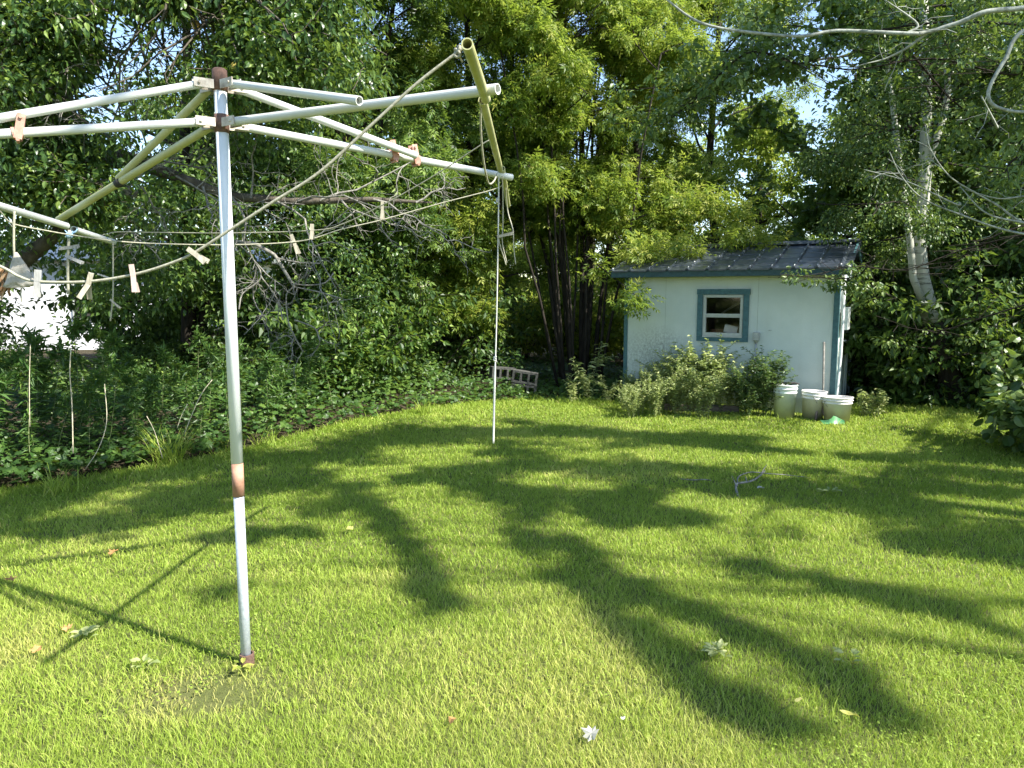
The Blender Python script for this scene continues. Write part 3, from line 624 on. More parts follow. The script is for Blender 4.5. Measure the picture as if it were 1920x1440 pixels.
rope('rope', Lp((903,186,2.44),(901,230,2.5),(905,290,2.6),(913,335,2.75),(919,345,3.0),(927,338,3.4),(932,326,3.7)), .0036, 'slack cord looping below the right crossbar between its two arms', 'cord', M['rope'], HG)
rope('rope', Lp((942,330,3.68),(943,370,3.72),(943,420,3.75),(942,455,3.75),(950,492,3.75)), .0028, 'thin frayed cord beside the long hanging cord, ending above the trees', 'cord', M['rope'], HG)
rope('rope', Lp((948,350,4.0),(952,395,4.1),(962,432,4.0),(963,462,4.0),(967,496,4.0)), .003, 'short crooked cord hanging from the far tip of the right crossbar', 'cord', M['rope'], HG)
rope('rope', Lp((934,440,3.73),(938,462,3.73),(944,480,3.74),(949,497,3.74)), .0024, 'wispy cord end dangling under the horizontal clothespin', 'cord', M['rope'], HG)
rope('rope', Lp((212,456,4.05),(212,500,4.05),(212,550,4.05),(210,575,4.05),(207,602,4.05)), .0042, 'cord hanging from the tip of the left crossbar', 'cord', M['rope'], HG)
rope('rope', Lp((27,396,3.05),(26,430,3.05),(26,460,3.05),(27,482,3.05)), .0045, 'cord that holds the pale cloth bag at far left', 'cord', M['rope'], HG)
rope('rope', Lp((130,431,3.3),(128,470,3.3),(127,510,3.3),(128,552,3.3)), .006, 'doubled cord hanging below the blue twine knot', 'cord', M['rope'], HG)
M['blue'] = noisy('blue_twine', (.20,.36,.55), (.42,.58,.72), 60, .8)
k0 = at(130, 441, 3.3); mb = MB(); rng = np.random.RandomState(1)
for i in range(7):
    a = rng.randn(3); b_ = nrm(np.cross(a, rng.randn(3))); c = nrm(np.cross(a, b_)); mb.tube([k0+(b_*math.cos(t)+c*math.sin(t))*.013 for t in np.linspace(0, 6.28, 10)], .003, 5)
for i in range(4): mb.tube(wander(rng, k0, rng.randn(3)*[1,.4,.4], .045, 4, .3), .0024, 5)
tag(mb.build('twine_knot', M['blue']), 'pale blue twine knotted round the line below the left crossbar', 'twine')
# clothespins
M['pinwood'] = noisy('clothespin_wood', (.25,.23,.18), (.44,.40,.31), 40, .85, sc3=(3,3,.6), bs=.3)
M['pingrey'] = noisy('clothespin_grey', (.22,.22,.21), (.36,.36,.34), 40, .9, sc3=(3,3,.6), bs=.3)
M['pinpink'] = noisy('clothespin_pink', (.32,.24,.21), (.46,.36,.31), 40, .85, sc3=(3,3,.6), bs=.3)
def pin(p, q, Y, label, m=M['pinwood'], spread=.10, width=.014, roll=0.0, yq=None):
    P0, P1 = at(*p, Y), at(*q, yq or Y); d = nrm(P1-P0); L = np.linalg.norm(P1-P0); c = P0
    vw = nrm(np.array([0,0,EYE])-c); x = nrm(np.cross(d, vw)); n = nrm(np.cross(x, d))
    if roll: x, n = x*math.cos(roll)+n*math.sin(roll), n*math.cos(roll)-x*math.sin(roll)
    t = thing('clothespin', label, 'clothespin', c, 0, 'wooden clothespins left on the lines')
    for s in (-1, 1):
        mb = MB(); a = P0+n*s*.0045; b_ = P1+n*s*(.0045+spread*L*.5)+x*s*spread*L*.5
        mid = P0+d*L*.42+n*s*.005
        mb.bar(a, mid, width, .007, up=n); mb.bar(mid, b_, width*.95, .006, up=n); mb.build('prong', m, t, inv=c)
    mb = MB(); sp = P0+d*L*.40
    for k in range(4): mb.tube([sp+x*(k-1.5)*.0028+(d*math.cos(a)+n*math.sin(a))*.0065 for a in np.linspace(0, 6.28, 9)], .0011, 5)
    mb.build('spring', M['wire'], t, inv=c); return t
pin((71,506),(69,557),2.13,'wide grey weathered clothespin next to the cloth bag', M['pingrey'], .05, .018)
pin((171,512),(158,560),2.12,'clothespin with splayed legs left of the hanging cord on the near line', spread=.35)
pin((246,496),(255,548),2.11,'pinkish clothespin left of the pole on the near line', M['pinpink'])
pin((353,467),(388,492),2.09,'clothespin lying crosswise on the near line just left of the pole', spread=.15)
pin((546,440),(560,476),3.70,'leaning clothespin on the lower far line right of the pole', width=.017)
pin((585,420),(585,449),3.45,'small upright clothespin on the upper far line right of the pole', width=.017)
pin((717,378),(717,411),3.5,'upright clothespin clipped between the two far lines in front of the trees')
pin((932,444),(963,437),3.73,'clothespin sticking out sideways on the long pale cord', spread=.04)
pin((112,466),(147,462),3.3,'level clothespin on the doubled cord under the blue twine', M['pingrey'], .05)
pin((124,480),(155,493),3.3,'slanting clothespin below the level one on the doubled cord', M['pingrey'], .05)
pin((207,562),(226,578),4.0,'small slanting clothespin near the end of the left hanging cord', M['pinwood'], .05, .01)
pin((184,514),(216,525),4.0,'stray clothespin tilted behind the near line by the left cord', M['pingrey'], .05, .008)
# cloth bag with dry husks
M['cloth'] = noisy('pale_cloth', (.30,.27,.21), (.50,.46,.39), 25, .95, bs=.8, dist=.01)
M['husk'] = leafmat('dry_husk', (.30,.16,.07), (.48,.28,.13), (.62,.42,.24), .35, .7, tcol=(.7,.4,.15))
kb = at(29, 473, 3.05); t = thing('cloth_bag', 'ragged pale cloth bag hanging from a cord at far left', 'bag', kb)
V = []; rng = np.random.RandomState(4); nr_ = 9; ns = 18
for r in range(nr_):
    u = r/(nr_-1)
    for s in range(ns):
        a = s*2*math.pi/ns; rad = (.006+.055*u**.9)*(1+.22*math.sin(3*a+2*u)+.12*math.sin(7*a+5*u)); V.append((rad*math.cos(a)+.012*u, rad*.6*math.sin(a), -.135*u-.012*math.sin(5*a)*u))
i, j = np.meshgrid(np.arange(nr_-1), np.arange(ns), indexing='ij'); f = np.stack([i*ns+j, i*ns+(j+1) % ns, (i+1)*ns+(j+1) % ns, (i+1)*ns+j], -1).reshape(-1, 4)
mb = MB().add(np.array(V), f, smooth=True); mb.F.append(np.array([list(range((nr_-1)*ns, nr_*ns))])); mb.T.append(np.array([.5])); mb.M.append(np.array([0])); mb.S.append(np.array([False])); mb.build('bag_cloth', M['cloth'], t)
mb = MB(); rng = np.random.RandomState(8)
for i in range(9):
    p = kb+np.array([-.015-.008*i+.004*rng.randn(), .01*rng.randn(), -.06-.01*rng.rand()]); pth = wander(rng, p, (-.35-.1*rng.rand(), 0, -1), .10+.05*rng.rand(), 5, .22)
    for a, b_ in zip(pth[:-1], pth[1:]): mb.bar(a, b_, .012*rng.rand()+.006, .0015, up=(.3, 1, 0), tint=rng.rand())
tag(mb.build('dry_husks', M['husk']), 'bunch of dry orange husks hanging beside the pale cloth bag', 'dry husks')
rope('rope', Lp((40,540,3.05),(39,552,3.05),(41,566,3.05)), .003, 'short string trailing from the bottom of the cloth bag', 'cord', M['rope'], HG)

# ================================================================== TREES
GAPS += [(745,22,26,26),(1095,38,38,30),(1118,150,16,70),(1105,270,26,26),(1390,190,30,22),(1440,262,22,26),(1565,118,46,18),(1345,75,26,14),
         (300,108,55,60),(225,60,34,34),(150,190,26,22),(195,150,24,24),(380,45,22,22),(700,262,40,22),(1420,395,42,46),(1235,60,14,18),(870,55,12,10),(1690,225,22,26),(1770,160,14,14),
         (75,585,60,48),(300,628,28,20),(395,610,55,28),(480,632,40,16)]
T5 = lambda pts: np.array(pts, float)
def tree(seed, name, label, cat, base, trunks, z0, z1, rad, nl, ns, tuft_r, k, lm, bark, tm=T_D, size=.1, tint=.45, dens=1.0, group=None, droop=.5, flat=.8, extra=None, gap=True, shape='round', tvar=.35, upb=.35):
    rng = np.random.RandomState(seed); base = np.array(base, float); t = thing(name, label, cat, base, 0, group)
    wood = MB(); C = grow_tree(rng, wood, trunks, z0, z1, rad, nl, ns, tuft_r, dens, upb, gap, shape)
    if extra is not None:
        ex = extra(rng, wood); 
        if len(ex): C = np.concatenate([C, ex])
    lf = MB(); tufts(lf, rng, C, k, tuft_r*(.6+.8*rng.rand(len(C))), size, tm, tint, flat, droop, tvar)
    wood.build('trunk', bark, t, inv=base); lf.build('crown', lm, t, inv=base); return t
def lean(base, top, n=7, seed=0, wob=.06):
    rng = np.random.RandomState(seed); u = np.linspace(0, 1, n)[:, None]; P = np.array(base)*(1-u)+np.array(top)*u
    P[1:-1, :2] += np.cumsum(rng.randn(n-2, 2)*wob, 0)*np.sin(np.linspace(0, math.pi, n)[1:-1])[:, None]; return P

def sprays(paths, n, sp):
    def f(rng, wood):
        C = []
        for q in paths:
            P = catm([at(*p) for p in q], 4); wood.tube(P, np.linspace(.012,.004,len(P)), 5, False)
            for i in range(n): C.append(lerp_path(P, .15+.85*rng.rand())+rng.randn(3)*[sp, sp, sp*.5])
        return np.array(C)
    return f
G1 = 'maples behind the weed bed'
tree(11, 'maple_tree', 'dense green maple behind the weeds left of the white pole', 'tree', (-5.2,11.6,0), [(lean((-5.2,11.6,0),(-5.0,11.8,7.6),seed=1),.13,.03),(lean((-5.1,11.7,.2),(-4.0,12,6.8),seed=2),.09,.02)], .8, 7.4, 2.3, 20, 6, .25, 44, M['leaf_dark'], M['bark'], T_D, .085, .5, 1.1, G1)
tree(12, 'maple_tree', 'leafy maple filling the gap between the white pole and the long cord', 'tree', (-2.7,12.4,0), [(lean((-2.7,12.4,0),(-2.9,12.6,8.6),seed=3),.13,.03),(lean((-2.6,12.4,.2),(-1.6,12.3,8),seed=4),.08,.02)], .7, 8.3, 2.3, 22, 6, .23, 26, M['leaf_mid'], M['bark'], T_C, .165, .42, 1.1, G1, tvar=.6)
# many-stemmed box elder left of the shed
cb = np.array([1.15, 12.9, 0]); tr = []
for i, (px_, py_, r_) in enumerate([(935,330,.03),(1240,360,.035),(970,200,.03),(1000,120,.03),(1020,340,.025),(1045,230,.03),(1075,330,.03),(1110,300,.03),(1135,260,.035),(1150,360,.04),(1210,250,.035),(900,280,.03),(985,250,.05),(1010,180,.055),(1035,300,.045),(1062,150,.06),(1090,260,.07),(1120,200,.05),(1165,300,.08),(1190,330,.055),(960,300,.05),(1140,120,.05)]):
    top = at(px_, py_-260, 12.9+(-.9+.22*i)); b0 = cb+np.array([(px_-1075)/420.*.8+.08*((i*5)%3-1), .12*((i*7)%5-2), 0]); tr.append((lean(b0, top, 8, 40+i, .05), r_*.8, .012))
tree(13, 'boxelder_clump', 'many stemmed box elder with dark slim trunks left of the shed', 'tree', cb, tr, 2.6, 8.8, 1.35, 5, 4, .23, 24, M['leaf_yel'], M['bark'], T_C, .165, .38, .8, tvar=.6, extra=sprays([[(1100,480,12.2),(1150,520,11.2),(1185,548,10.7),(1205,568,10.6)]], 7, .04))
tree(14, 'boxelder_tree', 'tall slender box elder with yellow green leaves above the left roof end', 'tree', (2.55,14.2,0), [(lean((2.55,14.2,0), at(1168,-120,14.2), 9, 5, .04),.09,.03)], 1.8, 9.6, 1.7, 26, 5, .23, 26, M['leaf_yel'], M['bark'], T_C, .16, .55, 1.0, tvar=.6, extra=sprays([[(1180,380,13.6),(1220,430,12.6),(1260,462,11.6),(1300,480,11.2)],[(1190,400,13.4),(1300,440,12.2),(1390,460,11.6),(1430,470,11.4)],[(1150,430,12.8),(1180,470,11.8),(1210,490,11.3)],[(1250,330,13),(1350,390,12),(1420,430,11.5)]], 20, .2))
tree(15, 'boxelder_tree', 'yellow green box elder rising straight behind the shed roof', 'tree', (4.3,15.4,0), [(lean((4.3,15.4,0), (4.1,15.6,9.5), 8, 6),.11,.03)], 1.6, 9.4, 2.1, 26, 6, .24, 26, M['leaf_yel'], M['bark'], T_C, .16, .4, 1.0, tvar=.6)
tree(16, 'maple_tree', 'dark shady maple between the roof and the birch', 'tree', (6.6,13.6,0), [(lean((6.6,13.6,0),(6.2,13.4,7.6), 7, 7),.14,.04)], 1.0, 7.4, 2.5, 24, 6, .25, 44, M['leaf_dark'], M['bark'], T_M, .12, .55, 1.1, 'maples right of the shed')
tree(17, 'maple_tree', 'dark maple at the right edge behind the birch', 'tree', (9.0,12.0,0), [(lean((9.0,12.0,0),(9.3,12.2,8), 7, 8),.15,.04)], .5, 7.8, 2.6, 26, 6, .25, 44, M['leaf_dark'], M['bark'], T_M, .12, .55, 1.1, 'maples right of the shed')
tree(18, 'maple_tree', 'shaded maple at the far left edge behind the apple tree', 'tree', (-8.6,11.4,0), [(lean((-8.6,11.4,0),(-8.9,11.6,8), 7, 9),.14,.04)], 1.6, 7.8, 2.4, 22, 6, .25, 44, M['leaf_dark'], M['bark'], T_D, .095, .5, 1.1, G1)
tree(19, 'boxelder_tree', 'bright box elder over the middle of the bed, right of the long cord', 'tree', (-.7,13.6,0), [(lean((-.7,13.6,0), (-.9,13.8,9.6), 8, 10),.1,.03),(lean((-.5,13.6,.2), (.2,13.8,9), 8, 12),.07,.02)], 1.2, 9.4, 1.9, 24, 6, .23, 26, M['leaf_yel'], M['bark'], T_C, .165, .4, 1.0, tvar=.6)
# birch
bb = at(1792, 760, 10.6); bb[2] = 0
bpth = np.array([at(1745,606,10.6), at(1738,570,10.6), at(1728,520,10.6), at(1722,450,10.6), at(1734,330,10.6), at(1738,200,10.6), at(1735,100,10.6), at(1730,-60,10.6)])
bp2 = np.array([at(1738,590,10.55), at(1712,520,10.45), at(1706,450,10.4), at(1692,350,10.4), at(1680,250,10.4), at(1668,150,10.4), at(1650,20,10.4)])
bp3 = np.array([at(1736,320,10.6), at(1752,270,10.5), at(1768,225,10.5), at(1778,170,10.5), at(1770,60,10.5)])
def birch():
    rng = np.random.RandomState(61); t = thing('birch_tree', 'leaning white barked birch right of the shed', 'tree', bb); wood = MB(); br = MB()
    wood.tube(bpth, [.125,.118,.108,.095,.082,.072,.062,.045], 14, jit=.12); lowt = MB().tube([bb, at(1782,700,10.6), at(1762,650,10.6), at(1745,604,10.6)], [.2,.17,.16,.152], 12, jit=.2); wood.tube(bp2, [.05,.05,.045,.04,.038,.03,.02], 10, jit=.1); wood.tube(bp3, [.05,.05,.045,.04,.03], 8)
    C = []
    for P, n in ((bpth, 16), (bp2, 9), (bp3, 5)):
        for i in range(n):
            q = lerp_path(P, .42+.56*(i+rng.rand())/n if P is bpth else .3+.7*rng.rand()); a = rng.rand()*6.28
            pth = wander(rng, q, (math.cos(a), math.sin(a), .15), 1.0+1.1*rng.rand(), 6, .15, -.05); br.tube(pth, np.linspace(.018,.005,7), 5, False)
            for j in range(5):
                sp = wander(rng, lerp_path(pth, .3+.7*rng.rand()), (pth[-1]-pth[0])+rng.randn(3)*.8, .5, 4, .2, -.12); br.tube(sp, .005, 4, False)
                for u in (.4,.7,1): C.append(lerp_path(sp, u))
    C = np.array(C); C = C[~in_gap(C) & ~in_sun(C)]
    lf = MB(); tufts(lf, rng, C, 60, .26, .050, T_L, .55, .7, .6, .5)
    wood.build('trunk', M['birch'], t, inv=bb); lowt.build('lower_trunk', M['bark'], t, inv=bb); br.build('branches', M['bark'], t, inv=bb); lf.build('crown', M['leaf_birch'], t, inv=bb)
birch()

# apple tree at top left with dead twigs and apples
ab = np.array([-6.0, 7.3, 0])
def apple():
    rng = np.random.RandomState(71); t = thing('apple_tree', 'old apple tree with bare grey twigs and yellow apples at upper left', 'tree', ab)
    wood = MB(); D_ = 6.9
    tk = np.array([ab, ab+[.25,-.1,.9], ab+[.45,-.25,1.8], at(-150,345,D_), at(-20,318,D_)]); wood.tube(tk, [.23,.2,.18,.17,.15], 12, jit=.15)
    l1 = np.array([at(0,312,D_), at(60,296,D_), at(120,292,D_), at(180,296,D_-.1), at(245,300,D_-.2), at(330,330,D_-.3), at(430,368,D_-.4), at(560,378,D_-.4), at(700,374,D_-.3), at(810,380,D_-.2)]); wood.tube(l1, [.13,.12,.12,.10,.075,.05,.04,.032,.022,.008], 9, jit=.2)
    l2 = np.array([at(125,296,D_), at(118,220,D_), at(95,130,D_), at(88,60,D_), at(82,-20,D_), at(70,-120,D_)]); wood.tube(l2, [.13,.125,.12,.11,.10,.09], 10, jit=.15)
    l3 = np.array([at(95,110,D_), at(50,70,D_), at(10,20,D_), at(-20,-60,D_)]); wood.tube(l3, [.06,.055,.05,.04], 7, jit=.2)
    pal = MB()
    l4 = np.array([at(-10,540,6.6), at(40,490,6.6), at(90,452,6.6), at(150,405,6.5), at(205,372,6.4), at(240,355,6.35)]); wood.tube(l4[:4], [.085,.075,.065,.055], 8, jit=.2); pal.tube(l4[3:], [.055,.045,.04], 8, jit=.2)
    pal.tube(np.array([at(225,362,6.4), at(250,372,6.4), at(262,352,6.4)]), [.035,.025,.01], 7)
    limbs = [(l1,.012),(l2,.02),(l3,.015)]
    # leafy part
    C = []
    starts = [((250,-60),2.4),((330,-80),2.2),((420,-70),2.2),((160,-80),2.2),((40,-60),2.2),((480,-50),2.0),((120,100),1.4),((60,200),1.4),((20,330),1.2),((110,360),1.0),((560,-40),1.8),((0,90),1.4)]
    for (px_, py_), L in starts:
        p = at(px_, py_, D_-.3-.9*rng.rand())
        src = l2[4] if py_ < 0 else lerp_path(l2, .3*rng.rand()+.1)
        if py_ < 0:
            wood.tube(np.array([src, src*.5+p*.5+[0,0,.35], p+[0,0,.15], p]), [.05,.04,.03,.02], 6)
        for q in range(7):
            pth = wander(rng, p, (rng.randn()*.9, rng.randn()*.5, -.55 if py_ < 0 else .2), L*(.4+.4*rng.rand()), 6, .2, -.03); wood.tube(pth, np.linspace(.014,.004,7), 5, False)
            for j in range(6):
                sp = wander(rng, lerp_path(pth, rng.rand()), rng.randn(3)*[1,1,.7], .4, 4, .25, 0); wood.tube(sp, .0035, 4, False)
                for u in (.3,.65,1): C.append(lerp_path(sp, u))
    for px_, py_, dd, n in ((520,95,5.6,16),(470,70,5.7,10),(545,140,5.5,7),(590,60,5.9,9),(440,50,5.8,9),(380,80,6.2,8),(430,190,6.6,8),(100,500,6.9,12),(60,420,6.9,9),(30,300,6.6,8),(180,520,7.2,14),(250,480,7.3,12),(330,500,7.4,12),(300,420,7.2,8),(520,400,7.4,7),(400,470,7.5,8),(640,470,8.6,14),(700,520,8.9,16),(590,430,8.4,8),(660,580,9.0,12)):
        p = at(px_, py_, dd)
        for q in range(n): C.append(p+rng.randn(3)*[.22,.2,.18])
    C = np.array(C); C = C[~in_gap(C) & ~in_sun(C)]
    lf = MB(); tufts(lf, rng, C, 30, .2, .056, T_L, .45, .8, .6, .5)
    # dead twigs
    dead = MB()
    def spray(p, d, L, r, lev):
        pth = wander(rng, p, d, L, 6, .28, -.02); dead.tube(pth, np.linspace(r, r*.35, 7), 5, False)
        if lev:
            for j in range(4+rng.randint(3)):
                spray(lerp_path(pth, .15+.85*rng.rand()), nrm(pth[-1]-pth[0])*.7+rng.randn(3)*.7, L*(.4+.25*rng.rand()), r*.5, lev-1)
    for px_, py_, dd, dx, dz, L in ((250,300,6.5,.6,.2,.9),(330,330,6.4,.8,-.3,.9),(430,365,6.4,.7,-.4,1.0),(520,378,6.4,1,-.1,1.1),(600,376,6.4,1,.3,1.0),(700,374,6.5,1,.1,.8),(470,372,6.4,.3,.5,.7),(380,350,6.4,.2,-.8,.7),(560,378,6.4,.8,-.6,.9),(640,376,6.4,.5,-.7,.7),(0,130,6.2,1,-.25,.8),(-20,150,6.1,1,-.5,.9),(0,40,6.2,1,-.1,.7),(300,315,6.4,-.3,.8,.6),(240,356,6.3,.5,.5,.5),(120,300,6.6,.1,-.8,.6),(200,300,6.6,.2,.8,.7),(780,380,6.6,.9,.3,.5),(210,450,6.3,.9,.4,.5),(265,350,6.3,.4,-.7,.6)):
        spray(at(px_, py_, dd), (dx, .15*rng.randn(), dz), L, .011, 2)
    a = np.array([at(440,452,6.3), at(480,458,6.3), at(515,478,6.3), at(548,532,6.3), at(552,540,6.3)]); dead.tube(a, [.016,.017,.016,.014,.012], 7, jit=.2)
    for P in ([(548,532),(580,535),(610,530),(625,512)], [(552,538),(537,552),(540,600),(552,630),(568,660)], [(552,538),(600,548),(640,560)], [(552,600),(590,615),(600,640)], [(440,452),(470,480),(490,520),(455,550),(448,580)], [(490,520),(520,560),(530,600)], [(480,500),(475,560),(500,600)], [(520,484),(560,492),(600,494)], [(552,630),(545,650)]):
        P = [at(x, y, 6.3+.05*rng.randn()) for x, y in P]; dead.tube(catm(P, 3), .0065, 5, False)
        for j in range(4): spray(lerp_path(P, rng.rand()), rng.randn(3)*[1,.4,1]+[0,0,-.4], .22, .004, 1)
    wood.build('trunk', M['bark_apple'], t, inv=ab); pal.build('broken_limb', M['twig_dead'], t, inv=ab); dead.build('dead_twigs', M['twig_dead'], t, inv=ab); lf.build('crown', M['leaf_apple'], t, inv=ab)
    for k_, (px_, py_, dd, r_) in enumerate(((368,47,6.0,.034),(440,126,5.7,.032),(474,95,5.7,.024),(250,25,6.2,.034),(535,33,6.0,.026))):
        p = at(px_, py_, dd); mb = MB().lathe([(0,.86*r_),(.18*r_,.95*r_),(.5*r_,.98*r_),(.85*r_,.6*r_),(r_,.1*r_),(.9*r_,-.45*r_),(.6*r_,-.85*r_),(.25*r_,-.95*r_),(0,-.88*r_)], p, 16); mb.tube([p+[0,0,.85*r_], p+[.004,0,1.6*r_]], .0016, 5); mb.build('apple', M['apple'], t, inv=ab)
M['apple'] = noisy('apple_skin', (.42,.38,.07), (.55,.30,.08), 12, .35, bs=0, mid=(.4,.75))
apple()

# trees off to the right and behind that reach over the lawn; their leaves shade it
def shade_tree(seed, name, label, trunk, fork, lines, cat='tree', extra=None, bark=M['bark'], lm=M['leaf_mid'], dense=1.0):
    rng = np.random.RandomState(seed); base = trunk[0]; t = thing(name, label, cat, base); wood = MB(); C = []; Rr = []
    wood.tube(catm(trunk, 4), np.linspace(.2,.09,len(catm(trunk, 4))), 12, jit=.1)
    for pts, rad, z, dn in lines:
        G = [gr(*p)+[0,0,0] for p in pts]; G = [g+SUNV/SUNV[2]*z for g in G]
        P = catm(G, 4) if len(G) > 1 else np.array([G[0], G[0]+[.1,0,0]])
        wood.tube(catm([trunk[-1-rng.randint(2)], trunk[-1]*.5+P[-1]*.5+[0,0,.5], P[-1]], 5), np.linspace(.03,.012,11), 6, False)
        wood.tube(P[::-1], np.linspace(.012,.006,len(P)), 5, False)
        L = np.linalg.norm(P[1:]-P[:-1], axis=1).sum(); n = max(1, int(L/(.42*rad)*dn*(1+rad)))
        for i in range(n):
            c = lerp_path(P, rng.rand()); off = rng.randn(3)*rad*.45; sp = np.array([c, c+off*.5, c+off]); wood.tube(sp, .005, 4, False); C.append(c+off); Rr.append(rad*(.45+.3*rng.rand()))
    C = np.array(C); Rr = np.array(Rr); mk = ~in_sun(C); C = C[mk]; Rr = Rr[mk]; lf = MB()
    for lo, hi, k in ((0,.12,26),(.12,.2,58),(.2,.3,100),(.3,9,180)):
        mk = (Rr >= lo) & (Rr < hi); tufts(lf, rng, C[mk], int(k*dense), Rr[mk]*(1.25 if hi <= .12 else 1.12), .088, T_L, .45, .6, .5, .4)
    if extra: extra(rng, wood, lf)
    wood.build('trunk', bark, t, inv=base); lf.build('crown', lm, t, inv=base); return t
A1 = [((-60,990),(150,975),(300,955),(450,905),(560,880)), ((0,945),(200,905),(450,868),(700,822),(950,800)), ((300,935),(520,905),(640,890)), ((-300,1000),(-100,960),(0,975))]
A2 = [((640,925),(700,960),(745,1020),(785,1085),(812,1150)), ((650,905),(800,925),(870,925)), ((890,905),(945,975),(1040,1065),(1120,1130),(1200,1195),(1310,1280),(1430,1365))]
A3 = [((900,905),(1050,932),(1200,958),(1350,1000),(1500,1018)), ((960,930),(1030,1000),(1110,1065),(1200,1115),(1330,1170),(1450,1218),(1570,1280),(1720,1390)), ((1150,940),(1280,1010),(1400,1062),(1600,1112),(1750,1140),(1920,1200))]
A4 = [((1560,925),(1700,960),(1850,1000),(1990,1040)), ((1150,872),(1300,880),(1500,893),(1600,900)), ((1240,828),(1400,838),(1600,852),(1850,862),(1990,868)), ((1600,900),(1750,910),(1950,930))]
A6 = [((450,905),(700,900),(900,880),(1050,870)), ((500,870),(700,850),(900,815),(1080,805)), ((640,960),(800,905),(960,930)), ((1080,812),(1250,822),(1400,822)), ((1000,960),(1120,975),(1260,990))]
A7 = [((1080,890),(1250,905),(1450,915),(1600,925)), ((1500,960),(1650,1000),(1850,1040),(1990,1060)), ((1700,880),(1990,900)), ((1300,1040),(1450,1080))]
A5 = [((950,792),(1100,800),(900,830)), ((1000,850),(860,845)), ((1000,905),(1100,900))]
shade_tree(81, 'overhanging_tree', 'tall tree behind the right side that shades the near lawn', [np.array(p, float) for p in ((11.4,-3.2,0),(11.3,-2.6,3.5),(11.2,-1.6,7.0),(11.0,-.7,9.2))], None,
    [(A2[2],.10,8.2,.72),(A3[1],.085,8.0,.72),(A3[2],.12,7.6,.7),(A2[0],.09,8.2,.7),(((290,1030),(440,1005),(560,1000)),.12,6.6,1.0),(((200,1075),(260,1080)),.06,6.8,1.0),(((330,1115),(440,1105)),.12,6.8,.5)])
def right_limbs(rng, wood, lf):
    T = M  # limbs that reach into the view
    def limb(pts, r0, r1, w=None, n=7): P = catm([at(*q) for q in pts], 6); (w or wood).tube(P, np.linspace(r0, r1, len(P)), n, jit=.15); return P
    P = limb([(2050,-10,3.9),(1920,15,4.0),(1850,22,4.0),(1800,42,4.05),(1740,60,4.1),(1700,63,4.1),(1570,58,4.2),(1500,68,4.2),(1400,60,4.3),(1330,48,4.3),(1290,30,4.35),(1245,-5,4.4)], .0145, .006, pale)
    limb([(2050,20,3.4),(1920,58,3.5),(1885,110,3.5),(1855,165,3.5),(1858,193,3.5),(1885,206,3.5),(1925,210,3.5),(2000,205,3.5)], .010, .0065, pale)
    for q in ([(1700,63,4.1),(1720,45,4.1),(1660,0,4.1)], [(1740,60,4.1),(1700,90,4.15),(1660,110,4.2),(1620,120,4.2)], [(1870,240,4.8),(1840,180,4.6)], [(2000,440,4.9),(1920,418,5),(1870,385,5),(1830,362,5),(1780,330,5),(1745,280,5),(1735,235,5)], [(1980,450,4.9),(1880,430,5),(1800,402,5),(1730,372,5),(1690,330,5),(1668,285,5)], [(1800,380,5.2),(1790,382,5.2),(1700,340,5.2),(1620,318,5.2)], [(2000,360,4.8),(1920,368,5),(1870,372,5),(1810,355,5)], [(1920,418,5),(1850,400,5),(1800,350,5.1)]):
        P = limb(q, .009, .003, pale, 5)
        for j in range(5):
            s_ = wander(rng, lerp_path(P, rng.rand()), (P[-1]-P[0])*1+rng.randn(3)*.7, .22, 4, .3, 0); pale.tube(s_, .002, 4, False)
    # leafy sprays
    C = []
    for q, n, s in (([(1950,280,4.6),(1900,300,4.7),(1880,330,4.7)],10,.1), ([(2000,430,7.4),(1920,440,7.6),(1800,470,8.0),(1700,505,8.2),(1600,500,8.4),(1540,512,8.8)],70,.13), ([(1990,400,7.6),(1850,450,8),(1760,520,8.2)],44,.14), ([(1640,480,8.4),(1600,520,8.8),(1500,518,9.0),(1440,520,9.1)],24,.09), ([(1680,560,8.6),(1640,540,8.7),(1620,528,8.8)],10,.08), ([(1960,560,8.4),(1860,590,8.8),(1760,620,9.2),(1680,610,9.4)],22,.26),
                    ([(2050,120,6),(1900,140,6.2),(1750,110,6.4),(1600,130,6.6),(1480,120,6.8),(1330,160,7.0)],100,.26), ([(2050,60,6),(1800,40,6.4),(1600,60,6.6),(1450,50,6.8),(1350,120,7)],70,.26), ([(1500,120,6.4),(1400,100,6.5),(1300,190,6.8),(1240,230,7)],44,.2), ([(1700,90,6.4),(1800,200,6.8),(1920,260,6.8)],40,.25), ([(1990,330,6.8),(1900,360,7),(1830,400,7.2)],30,.2)):
        P = limb([(x, y, d) for x, y, d in q], .011, .003, None, 5)
        for i in range(n):
            c = lerp_path(P, rng.rand()); off = rng.randn(3)*[1,1,.45]*s*1.3; C.append(c+off); wood.tube(np.array([c, c+off]), .003, 4, False)
    for i in range(26):      # crown over the shed roof
        g = sh(.2+2.7*rng.rand(), -.2+1.2*rng.rand(), 2.1); C.append(g+SUNV/SUNV[2]*(2.2+.9*rng.rand())); C.append(C[-1]+rng.randn(3)*.12)
    C = np.array(C); C = C[~in_gap(C) & ~in_sun(C)]; near = C[:, 1] < 5.5
    tufts(lf, rng, C[near], 16, .08, .07, T_W, .8, .6, .5, .3); tufts(lf, rng, C[~near], 40, .17, .058, T_L, .6, .45, .45, .5)
    s_ = [(1700,300,6.5)]
pale = MB()
